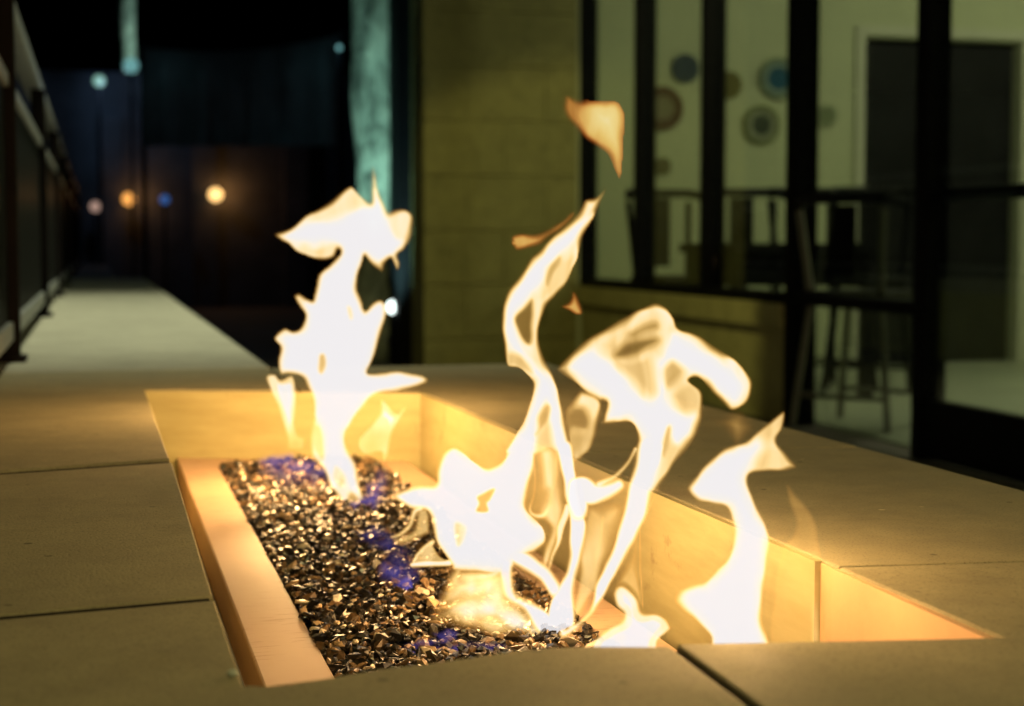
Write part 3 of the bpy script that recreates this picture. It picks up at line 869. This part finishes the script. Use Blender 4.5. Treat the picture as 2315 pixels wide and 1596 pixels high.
    me.polygons.foreach_set('use_smooth', [True] * len(me.polygons))
    return link(name, me, M[mat], parent)

def flame(label, px, py, dep):
    p = Pd(px, py, dep)
    return thing('flame', label, 'flame', (p.x, p.y, BED), 'gas flames over the fire glass')

# --- left flame
fl = flame('tall ragged left flame with a hooked crest and a side spike', 800, 1140, 2.2)
up_ = lambda pts: [(x, y - 1380) for x, y in pts]
body = [(935, 130), (975, 210), (1000, 330), (1040, 420), (1062, 492), (1140, 486), (1225, 488), (1280, 545), (1272, 660), (1205, 795), (1150, 850), (1166, 925), (1150, 985),
        (1112, 920), (1080, 880), (1045, 920), (1018, 990), (960, 955), (900, 885), (872, 862), (850, 950), (822, 1050), (812, 1120), (850, 1200), (882, 1298), (945, 1232), (1010, 1215),
        (1062, 1262), (1050, 1350), (1015, 1470), (985, 1600), (935, 1720), (902, 1785), (930, 1812), (1100, 1795), (1280, 1812), (1370, 1838), (1388, 1870), (1330, 1912), (1180, 1950),
        (1040, 1982), (950, 2000), (880, 2065), (820, 2145), (788, 2215), (742, 2280), (732, 2360), (762, 2435), (800, 2492), (832, 2565), (842, 2660), (862, 2755), (915, 2890), (940, 2960), (800, 2985), (722, 2965),
        (690, 2865), (640, 2782), (582, 2682), (540, 2582), (462, 2522), (430, 2462), (428, 2335), (440, 2262), (462, 2180), (462, 2082), (440, 1982), (402, 1902), (378, 1852), (320, 1822), (212, 1822),
        (198, 1800), (188, 1712), (200, 1612), (148, 1530), (180, 1480), (242, 1448), (310, 1475), (372, 1425), (398, 1340), (332, 1245), (302, 1190), (350, 1162), (430, 1208), (470, 1218), (478, 1100), (520, 1000),
        (600, 930), (690, 850), (670, 812), (640, 870), (570, 890), (480, 878), (370, 848), (300, 808), (250, 768), (190, 738), (148, 690), (300, 630), (450, 512), (600, 412), (740, 308), (790, 298), (850, 372), (922, 422), (922, 320)]
core = [(955, 330), (985, 400), (1020, 470), (1065, 600), (1130, 700), (1180, 740), (1130, 820), (1060, 870), (1000, 900), (900, 840), (850, 850), (830, 950), (800, 1060), (795, 1130), (840, 1230), (880, 1330), (960, 1260), (1020, 1245),
        (1030, 1340), (985, 1470), (955, 1600), (905, 1720), (880, 1800), (960, 1830), (1200, 1825), (1340, 1855), (1200, 1920), (1000, 1960), (900, 2010), (820, 2090), (755, 2220), (700, 2290), (705, 2380), (740, 2470), (790, 2560), (815, 2680), (835, 2790),
        (790, 2790), (720, 2640), (640, 2740), (600, 2650), (560, 2560), (560, 2400), (545, 2250), (480, 2150), (490, 2040), (450, 1920), (380, 1820), (230, 1790), (220, 1700), (240, 1600), (220, 1520), (320, 1500), (410, 1440), (425, 1330), (400, 1240), (480, 1240), (505, 1110), (545, 1020), (620, 950),
        (700, 860), (700, 790), (560, 740), (420, 750), (330, 740), (240, 700), (340, 650), (480, 590), (650, 590), (760, 520), (850, 470), (940, 450)]
sheet('flame_body', fl, [('a', 'k1', body, 11, 0.72), ('c', 'k1', core, 18, 1.0),
      ('m', 'k1', [(430, 560), (560, 480), (700, 400), (790, 350), (850, 430), (760, 500), (640, 540), (500, 580)], 26, 0.60),
      ('m', 'k1', [(330, 800), (480, 800), (640, 770), (690, 800), (640, 870), (470, 850)], 14, 0.58),
      ('m', 'k1', [(1085, 520), (1200, 520), (1250, 570), (1200, 660), (1140, 700), (1090, 600)], 18, 0.68),
      ('s', 'k2', [(505, 290), (550, 280), (560, 380), (530, 435), (500, 390)], 8, 0.62),
      ('s', 'k1', [(740, 1270), (770, 1280), (780, 1370), (760, 1380)], 8, 0.35),
      ('s', 'k2', [(470, 860), (520, 880), (540, 1000), (545, 1130), (480, 1060), (455, 950)], 10, 0.4),
      ('s', 'k2', [(640, 1180), (700, 1220), (720, 1310), (680, 1350), (630, 1270)], 12, 0.4),
      ('s', 'k2', [(760, 1400), (820, 1420), (860, 1520), (900, 1600), (740, 1620), (730, 1500)], 16, 0.62)], 2.22, seed=1)
sheet('side_tongue', fl, [('a', 'k2', [(88, 470), (150, 440), (190, 485), (240, 460), (290, 445), (318, 520), (332, 700), (322, 850), (345, 930), (400, 960), (400, 1060), (300, 1070), (250, 1030), (240, 930), (200, 790), (150, 650)], 7, 0.62),
      ('a', 'k2', [(150, 500), (200, 500), (290, 490), (310, 600), (312, 800), (300, 920), (265, 920), (225, 790), (172, 640)], 10, 1.0),
      ('s', 'k2', [(240, 960), (420, 940), (420, 1100), (230, 1100)], 50, 0.5)], 2.30, seed=2)
sheet('side_tongue', fl, [('a', 'k2', [(1020, 640), (1080, 690), (1135, 755), (1180, 720), (1225, 700), (1175, 785), (1120, 880), (1090, 1000), (1062, 1130), (1010, 1200), (1010, 1085), (900, 1090), (835, 1060), (825, 960), (920, 850), (1000, 745)], 7, 0.50),
      ('a', 'k2', [(1030, 700), (1100, 760), (1130, 800), (1090, 890), (1062, 1010), (1040, 1110), (1020, 1100), (1040, 960), (1060, 850), (1010, 800), (920, 900), (850, 990), (840, 950), (930, 860), (1010, 760)], 9, 0.86),
      ('s', 'k2', [(880, 980), (980, 900), (1030, 900), (1010, 1080), (880, 1080)], 40, 0.3)], 2.26, seed=3)

# --- middle flame
fm = flame('tallest middle flame curling up to a thin pointed tip', 1270, 1440, 1.5)
upper = [(1096, 872), (1062, 962), (1002, 1082), (932, 1202), (872, 1332), (832, 1482), (800, 1560), (775, 1630), (720, 1725), (640, 1806), (570, 1896), (520, 2006), (500, 2126), (530, 2266), (580, 2386), (640, 2486), (672, 2636), (722, 2796), (752, 2956), (770, 3110),
         (620, 3130), (500, 3160), (400, 3160), (220, 3140), (300, 2990), (350, 2896), (400, 2786), (438, 2626), (450, 2536), (390, 2466), (320, 2412), (222, 2406), (200, 2226), (180, 2056), (188, 1886), (248, 1746), (345, 1600), (430, 1480), (520, 1390), (620, 1290), (720, 1196), (808, 1110), (850, 1040), (900, 975), (980, 958), (1042, 915)]
ucore = [(960, 1100), (880, 1230), (800, 1330), (660, 1470), (560, 1560), (520, 1680), (420, 1800), (310, 1920), (280, 2050), (310, 2160), (380, 2290), (480, 2400), (560, 2490), (610, 2560), (640, 2680), (690, 2830), (720, 2990), (735, 3130), (640, 3120), (610, 2950), (590, 2800), (560, 2690), (500, 2790), (470, 2920), (470, 3130), (270, 3130), (330, 3010), (400, 2900), (460, 2760), (480, 2600), (490, 2500), (400, 2420), (330, 2330), (250, 2200), (215, 2050), (225, 1900), (290, 1760), (400, 1600), (560, 1420), (700, 1290), (830, 1180)]
def k3k4(p): return [(x, y - 1505) for x, y in p]
mass = [(1150, -20), (1140, 120), (1120, 250), (1070, 420), (1070, 490), (1130, 560), (1200, 640), (1212, 740), (1150, 810), (1070, 840), (1000, 880), (980, 940), (900, 990), (700, 980), (520, 960), (500, 920), (450, 840), (400, 760), (350, 650), (325, 525), (210, 500), (120, 455), (36, 408), (110, 352), (250, 312), (372, 302), (380, 225), (402, 130), (450, 55), (520, 18), (600, 68), (680, 140), (780, 185), (860, 152), (920, 90), (980, -20)]
mcore = [(1100, -10), (1090, 200), (1030, 400), (1030, 500), (1090, 580), (1160, 660), (1160, 730), (1050, 800), (960, 860), (880, 950), (740, 950), (560, 930), (480, 830), (410, 700), (370, 560), (330, 500), (210, 470), (100, 410), (240, 340), (390, 330), (410, 200), (460, 90), (520, 50), (590, 100), (680, 170), (780, 220), (880, 170), (980, 10)]
sheet('flame_body', fm, [('a', 'k4', k3k4(upper), 13, 0.70), ('c', 'k4', k3k4(ucore), 20, 1.0), ('a', 'k5', mass, 12, 0.74), ('c', 'k5', mcore, 20, 1.0),
      # folds and holes of the upper ribbon
      ('m', 'k4', [(440, 330), (560, 300), (500, 470), (480, 620), (520, 760), (470, 760), (430, 600)], 24, 0.66),
      ('s', 'k4', [(300, 500), (350, 420), (440, 330), (445, 420), (432, 560), (440, 690), (390, 700), (330, 610)], 16, 0.80),
      ('m', 'k4', [(560, 150), (610, 40), (720, -20), (790, -40), (770, 120), (700, 210), (600, 290), (540, 330), (520, 260)], 24, 0.52),
      ('s', 'k4', [(560, 130), (600, 40), (680, -40), (690, 0), (620, 100), (570, 200)], 14, 0.45),
      ('m', 'k4', [(230, 790), (330, 800), (420, 880), (450, 950), (380, 930), (300, 895), (230, 895)], 20, 0.42),
      ('s', 'k4', [(500, 1440), (495, 1330), (560, 1225), (602, 1260), (575, 1360), (510, 1450), (470, 1480)], 16, 0.62),
      ('m', 'k4', [(500, 1480), (580, 1380), (620, 1500), (620, 1640), (490, 1640)], 26, 0.45),
      # inside of the lower mass
      ('s', 'k5', [(700, 400), (760, 370), (835, 345), (800, 420), (770, 450), (770, 510), (690, 510), (710, 450)], 10, 0.75),
      ('s', 'k5', [(530, 600), (620, 620), (600, 740), (545, 770)], 16, 0.38),
      ('m', 'k5', [(470, 930), (700, 930), (860, 960), (900, 1010), (700, 1020), (480, 1000)], 50, 0.72),
      # strands
      ('l', 'k7', [(305, -40, 52), (325, 60, 46), (345, 180, 42), (358, 300, 40), (385, 400, 40), (412, 520, 44), (405, 650, 42), (388, 780, 38), (368, 890, 38), (340, 980, 48), (305, 1090, 62), (285, 1230, 74), (275, 1350, 72)], 13, 1.0),
      ('l', 'k7', [(335, 400, 24), (290, 560, 22), (250, 700, 18), (210, 820, 15), (185, 890, 10)], 10, 0.74),
      ('l', 'k7', [(60, -60, 20), (95, 200, 16), (60, 420, 16), (150, 460, 20), (200, 380, 18), (240, 160, 18), (250, -40, 20)], 14, 0.62),
      ('l', 'k5', [(985, 850, 50), (1070, 890, 55), (1160, 955, 52), (1230, 1030, 46), (1275, 1100, 46)], 18, 0.95),
      ('l', 'k5', [(915, 900, 48), (918, 1010, 44), (930, 1100, 42), (975, 1165, 44), (1050, 1210, 50), (1130, 1280, 54), (1200, 1360, 60), (1280, 1430, 64), (1310, 1510, 50)], 18, 1.0),
      ('l', 'k5', [(400, 1240, 20), (560, 1215, 30), (720, 1225, 34), (860, 1210, 40), (930, 1190, 44)], 26, 0.62),
      ('l', 'k5', [(600, 1330, 16), (760, 1345, 20), (900, 1385, 26), (1040, 1440, 32), (1150, 1480, 34)], 20, 0.45),
      ('l', 'k5', [(560, 960, 40), (520, 1060, 34), (470, 1160, 26), (390, 1240, 16)], 34, 0.8),
      ('l', 'k5', [(860, 960, 60), (800, 1000, 50), (700, 1010, 50), (600, 1000, 44)], 40, 0.9),
      ('l', 'k5', [(880, 1240, 60), (780, 1290, 36), (660, 1290, 26), (520, 1270, 18)], 36, 0.72),
      ('l', 'k5', [(480, 1120, 20), (640, 1060, 26), (780, 1050, 26), (880, 1010, 30)], 24, 0.6)], 1.52, seed=4, step=3.2, wob=0.014)
sheet('gas_sheet', fm, [('a', 'k7', [(90, -60), (270, -60), (330, 200), (350, 420), (300, 560), (240, 740), (185, 880), (120, 860), (150, 700), (200, 560), (110, 470), (50, 400), (80, 200)], 30, 0.50),
      ('s', 'k7', [(110, 300), (190, 260), (200, 360), (130, 440), (80, 400)], 30, 0.6)], 1.545, seed=21)
sheet('gas_sheet', fm, [('a', 'k5', [(480, 960), (620, 930), (880, 950), (930, 1050), (930, 1200), (800, 1260), (600, 1260), (380, 1240), (420, 1080)], 40, 0.80),
      ('s', 'k5', [(740, 1130), (790, 1070), (830, 1090), (810, 1180), (750, 1210)], 20, 0.6)], 1.50, seed=22)
sheet('gas_sheet', fm, [('a', 'k5', [(300, 1350), (420, 1220), (640, 1240), (860, 1290), (1000, 1350), (1180, 1440), (1160, 1500), (900, 1470), (560, 1400)], 40, 0.42)], 1.48, seed=23)
sheet('gas_sheet', fm, [('a', 'k5', [(300, 1360), (400, 1160), (470, 1000), (700, 940), (960, 940), (980, 1130), (1120, 1260), (1290, 1380), (1380, 1480), (1300, 1540), (1050, 1520), (760, 1440), (520, 1410)], 75, 0.78),
      ('m', 'k5', [(280, 1320), (700, 1330), (1000, 1440), (1200, 1520), (900, 1560), (400, 1480)], 60, 0.42),
      ('s', 'k5', [(600, 1110), (720, 1090), (820, 1080), (800, 1170), (700, 1200), (600, 1180)], 60, 0.45)], 1.49, seed=25)
sheet('side_tongue', fm, [('a', 'k5', [(55, 705), (120, 680), (195, 640), (225, 530), (250, 480), (330, 500), (352, 640), (335, 690), (250, 740), (150, 770), (80, 770)], 12, 0.34),
      ('l', 'k5', [(60, 705, 14), (130, 675, 18), (190, 610, 20), (230, 520, 20), (270, 490, 20)], 10, 0.75)], 1.60, seed=5)
sheet('side_tongue', fm, [('a', 'k5', [(205, 905), (235, 840), (290, 780), (350, 730), (420, 830), (490, 890), (440, 925), (350, 935), (220, 945)], 12, 0.40),
      ('l', 'k5', [(215, 915, 16), (330, 905, 22), (430, 905, 22), (490, 900, 24)], 12, 0.82),
      ('l', 'k5', [(230, 900, 12), (260, 835, 14), (320, 770, 16), (370, 740, 18)], 10, 0.55)], 1.58, seed=6)

# --- right mushroom flame, its stalk comes down to the same burner mouth
fr_ = flame('mushroom headed flame right of the tallest one', 1320, 1440, 1.42)
head = [(92, 530), (150, 448), (250, 350), (380, 258), (450, 220), (600, 138), (740, 58), (830, 22), (920, 58), (980, 140), (1012, 220), (1130, 258), (1280, 348), (1450, 468), (1530, 558), (1562, 650), (1532, 762), (1470, 822), (1390, 838), (1330, 780), (1250, 702),
        (1150, 600), (1085, 600), (1110, 632), (1182, 700), (1198, 820), (1172, 930), (1132, 1050), (1052, 1152), (990, 1232), (930, 1322), (880, 1402), (830, 1460), (760, 1500), (690, 1520), (690, 1400), (720, 1270), (705, 1190), (692, 1130), (692, 1040), (672, 960), (620, 932), (530, 936), (445, 938), (440, 890), (468, 790), (440, 772), (410, 772), (330, 720), (282, 680), (210, 620), (130, 568)]
hcore = [(200, 520), (270, 430), (360, 390), (420, 430), (560, 540), (650, 650), (740, 740), (800, 770), (850, 700), (835, 570), (850, 440), (920, 330), (970, 260), (1060, 310), (1230, 410), (1400, 540), (1480, 630), (1470, 720), (1420, 770), (1340, 710), (1180, 580), (1060, 540), (960, 620), (900, 700), (960, 800), (1080, 880), (1140, 870), (1100, 1000), (1000, 1100), (940, 1060), (890, 1150), (850, 1300), (800, 1420), (720, 1480), (740, 1300), (770, 1130), (740, 990), (660, 890), (540, 890), (490, 880), (500, 780), (430, 690), (350, 630), (240, 560)]
sheet('flame_body', fr_, [('a', 'k6', head, 15, 0.70), ('c', 'k6', hcore, 26, 1.0),
      ('m', 'k6', [(420, 330), (560, 250), (760, 130), (860, 110), (900, 230), (880, 420), (760, 420), (620, 470), (500, 440)], 44, 0.52),
      ('s', 'k6', [(540, 390), (600, 340), (700, 300), (820, 290), (860, 320), (780, 370), (690, 430), (590, 450), (530, 430)], 34, 0.72),
      ('s', 'k6', [(640, 260), (740, 200), (840, 180), (850, 230), (760, 250), (670, 290)], 26, 0.55),
      ('m', 'k6', [(560, 480), (690, 460), (790, 430), (835, 560), (830, 700), (780, 740), (680, 620), (600, 560)], 34, 0.42),
      ('s', 'k6', [(890, 520), (950, 460), (1020, 490), (1045, 560), (945, 660), (900, 640)], 30, 0.62),
      ('m', 'k6', [(970, 710), (1085, 625), (1170, 700), (1172, 830), (1080, 840), (1000, 790)], 30, 0.45),
      ('m', 'k6', [(880, 1150), (930, 960), (960, 960), (960, 1080), (1020, 1130), (930, 1300), (850, 1420), (830, 1400)], 24, 0.55),
      ('s', 'k6', [(890, 1120), (925, 970), (945, 980), (930, 1080), (900, 1180)], 16, 0.45),
      ('l', 'k7', [(965, -60, 78), (930, 100, 74), (880, 280, 70), (845, 430, 66), (790, 590, 58), (720, 750, 50), (650, 880, 46), (595, 1000, 42), (565, 1090, 32), (510, 1190, 24), (440, 1270, 20), (360, 1320, 26), (300, 1345, 30)], 18, 0.97),
      ('l', 'k7', [(850, -30, 20), (790, 70, 18), (720, 150, 18), (650, 200, 22), (580, 240, 30)], 12, 0.74),
      ('l', 'k7', [(400, 240, 48), (460, 270, 74), (520, 300, 66), (620, 290, 54), (720, 230, 40)], 18, 0.95),
      ('l', 'k7', [(400, 240, 46), (410, 340, 62), (415, 450, 50)], 15, 1.0),
      ('l', 'k7', [(600, 480, 12), (590, 600, 14), (560, 760, 14), (520, 900, 10), (480, 1020, 8)], 14, 0.32),
      ('l', 'k7', [(1015, 250, 16), (985, 320, 14), (940, 420, 12), (905, 520, 10)], 12, 0.55)], 1.44, seed=7, step=3.2)
sheet('side_tongue', fr_, [('a', 'k6', [(150, 840), (200, 765), (290, 680), (430, 770), (405, 930), (375, 1060), (325, 1160), (215, 1222), (165, 1000)], 16, 0.60),
      ('s', 'k6', [(172, 870), (220, 810), (300, 815), (345, 900), (330, 975), (270, 990), (185, 960)], 30, 0.75),
      ('m', 'k6', [(180, 1000), (330, 990), (340, 1080), (260, 1160), (190, 1150)], 40, 0.32)], 1.50, seed=8)
sheet('gas_sheet', fr_, [('a', 'k7', [(480, 400), (600, 370), (720, 360), (770, 420), (750, 560), (690, 720), (600, 900), (540, 1060), (480, 1170), (390, 1250), (350, 1200), (390, 1000), (420, 800), (440, 600)], 24, 0.40)], 1.47, seed=9)
sheet('gas_sheet', fr_, [('a', 'k7', [(930, 330), (880, 520), (885, 800), (900, 1000), (908, 1180), (850, 1080), (790, 1000), (720, 1010), (660, 1130), (600, 1200), (680, 1000), (790, 760), (860, 520)], 24, 0.30),
      ('l', 'k7', [(880, 560, 8), (882, 800, 8), (895, 1020, 8), (905, 1160, 6)], 8, 0.36)], 1.40, seed=10)

# --- small near flame
fs = flame('small low flame at the near edge of the burner', 1440, 1440, 1.16)
sheet('flame_body', fs, [('a', 'k7', [(740, 985), (800, 1015), (862, 1085), (902, 1192), (1000, 1196), (1070, 1240), (1112, 1300), (1080, 1352), (1015, 1405), (1010, 1500), (1000, 1640), (560, 1640), (520, 1500), (528, 1410), (620, 1322), (720, 1262), (742, 1205), (695, 1150), (680, 1060), (700, 1005)], 9, 0.7),
      ('a', 'k7', [(740, 1020), (800, 1050), (850, 1120), (880, 1220), (990, 1225), (1060, 1290), (1000, 1370), (960, 1440), (960, 1620), (600, 1620), (570, 1420), (660, 1340), (770, 1270), (770, 1190), (720, 1130), (715, 1060)], 12, 1.0)], 1.17, seed=11, tmax=0.01)

# --- near right flame
fn = flame('slim right flame bending left at its forked top', 1640, 1560, 1.10)
nb = [(128, 548), (180, 478), (250, 390), (330, 320), (420, 278), (500, 248), (560, 198), (620, 150), (690, 88), (735, 70), (722, 180), (690, 262), (760, 342), (815, 425), (730, 442), (600, 452), (512, 482), (530, 600), (580, 700), (628, 800), (642, 900), (622, 1060), (602, 1250), (600, 1400), (640, 1500), (660, 1620), (300, 1620), (285, 1490), (230, 1420), (150, 1340), (55, 1268), (62, 1195), (120, 1150), (240, 1130), (320, 1050), (390, 970), (412, 850), (402, 750), (372, 672), (280, 642), (190, 622)]
nc = [(160, 550), (230, 460), (330, 360), (430, 320), (520, 290), (590, 250), (560, 330), (500, 410), (470, 480), (490, 600), (540, 700), (590, 800), (605, 900), (590, 1060), (570, 1250), (570, 1400), (600, 1600), (330, 1600), (270, 1430), (190, 1340), (110, 1250), (170, 1180), (270, 1160), (350, 1070), (420, 980), (445, 850), (440, 740), (400, 650), (290, 610), (200, 590)]
sheet('flame_body', fn, [('a', 'k8', nb, 14, 0.73), ('c', 'k8', nc, 26, 1.0),
      ('m', 'k8', [(570, 330), (640, 280), (700, 280), (770, 360), (820, 430), (700, 450), (590, 460), (540, 420)], 40, 0.50),
      ('m', 'k8', [(560, 220), (620, 140), (740, 60), (740, 180), (690, 250), (630, 270)], 40, 0.46)], 1.12, seed=12)
sheet('gas_sheet', fn, [('a', 'k8', [(225, 85), (330, 95), (420, 60), (490, 70), (560, 180), (480, 262), (430, 285), (340, 200)], 60, 0.55)], 1.16, seed=13)
sheet('gas_sheet', fn, [('a', 'k8', [(745, 520), (800, 570), (870, 650), (925, 740), (950, 850), (962, 1000), (974, 1060), (976, 1300), (976, 1620), (700, 1620), (640, 1500), (655, 1250), (670, 1060), (720, 900), (780, 850), (800, 750), (760, 640)], 10, 0.14),
      ('a', 'k8', [(800, 600), (870, 660), (925, 760), (945, 870), (900, 950), (860, 820), (820, 700)], 50, 0.40),
      ('a', 'k8', [(900, 1030), (965, 1060), (976, 1300), (976, 1600), (860, 1600), (870, 1300)], 45, 0.36)], 1.09, seed=14)

# --- loose wisps
def wisp(label, layers, px, py, dep, seed):
    p = Pd(px, py, dep)
    t = tag(sheet('flame_wisp', None, layers, dep, seed=seed, tmax=0.008, wob=0.006, mat='wisp'), label, 'flame', 'loose wisps of flame in the air')
wisp('detached orange flag shaped wisp above the tallest flame', [('a', 'k3', [(735, 80), (830, 108), (1000, 130), (1160, 140), (1220, 200), (1247, 290), (1235, 480), (1218, 640), (1208, 770), (1190, 815), (1160, 750), (1112, 630), (1040, 555), (900, 468), (800, 372), (720, 272), (695, 180)], 32, 0.58),
      ('m', 'k3', [(600, 20), (800, 20), (880, 160), (860, 330), (700, 360)], 90, 0.30), ('m', 'k3', [(840, 400), (1000, 480), (1100, 560), (1140, 700), (1000, 640)], 44, 0.48),
      ('c', 'k3', [(960, 180), (1180, 180), (1225, 290), (1215, 460), (1200, 740), (1160, 600), (1060, 440), (960, 340)], 60, 0.92)], 1380, 280, 1.52, 15)
wisp('thin orange wisp left of the tallest flame tip', [('a', 'k3', [(262, 1300), (340, 1268), (450, 1262), (560, 1228), (700, 1150), (800, 1070), (820, 1120), (700, 1250), (620, 1300), (540, 1380), (420, 1402), (320, 1422), (280, 1390)], 30, 0.55), ('l', 'k3', [(290, 1350, 20), (400, 1345, 22), (520, 1330, 16)], 18, 0.75)], 1200, 540, 1.56, 16)
wisp('tiny detached flame fleck right of the tallest flame', [('a', 'k4', [(795, 255), (842, 300), (888, 440), (830, 466), (760, 425), (690, 378), (750, 345), (775, 310)], 12, 0.56)], 1295, 690, 1.5, 17)

# --- blue gas at the burner mouths
def blue(px, py, w, h, dep, seed, lev=0.9):
    r = random.Random(seed)
    pts = []
    for k in range(12):
        a = 2 * math.pi * k / 12
        f = r.uniform(0.55, 1.15)
        pts.append((px + math.cos(a) * w * 1.8 * f, py + math.sin(a) * h * 1.9 * f))
    return ('a', None, pts, min(w, h) * 1.7, min(1, lev * 1.15))
fbl = thing('flame', 'low violet blue gas flame licking over the fire glass', 'flame', (0.32, 1.8, BED), 'gas flames over the fire glass')
for dep_, sd_, blobs in ((2.34, 18, ((630, 1042, 44, 20, .55), (672, 1060, 44, 26, .6), (712, 1085, 30, 26, .7), (738, 1110, 26, 24, .9), (750, 1142, 24, 18, .9), (690, 1070, 80, 34, .34))),
                         (2.18, 19, ((812, 1150, 36, 22, .95), (842, 1128, 26, 30, .9), (858, 1092, 18, 30, .7), (800, 1168, 26, 14, .8))),
                         (1.90, 24, ((840, 1212, 34, 20, .5), (872, 1232, 40, 22, .55), (905, 1255, 34, 26, .5))),
                         (1.70, 20, ((884, 1296, 24, 30, .6), (908, 1330, 28, 36, .95), (936, 1352, 30, 34, 1.0), (948, 1388, 28, 22, .9), (892, 1370, 18, 26, .5), (905, 1330, 60, 70, .36))),
                         (1.45, 21, ((915, 1498, 22, 12, .95), (990, 1478, 36, 14, .75), (1040, 1470, 34, 10, .6), (960, 1452, 30, 12, .5), (1010, 1440, 30, 14, .4), (990, 1470, 100, 20, .36)))):
    sheet('gas_sheet', fbl, [blue(x, y, w_ * 0.8, h_ * 0.8, 0, k * 7 + sd_, lv) for k, (x, y, w_, h_, lv) in enumerate(blobs)], dep_, mat='blue_flame', seed=sd_, step=3, wob=0.004, tmax=0.008)

# firelight
FC = (1.0, 0.58, 0.215)
for (px, py, dep, pw) in ((640, 930, 2.46, 3.3), (750, 960, 2.2, 2.4), (700, 690, 2.42, 13), (1120, 1220, 1.56, 3.4), (1215, 700, 1.52, 0.6), (1360, 1050, 1.44, 1.5), (1650, 1250, 1.10, 0.75), (1600, 1010, 1.28, 3.4), (1440, 1420, 1.17, 0.4), (1700, 1330, 1.08, 0.28)):
    lamp('POINT', Pd(px, py, dep), pw, FC, 0.03)
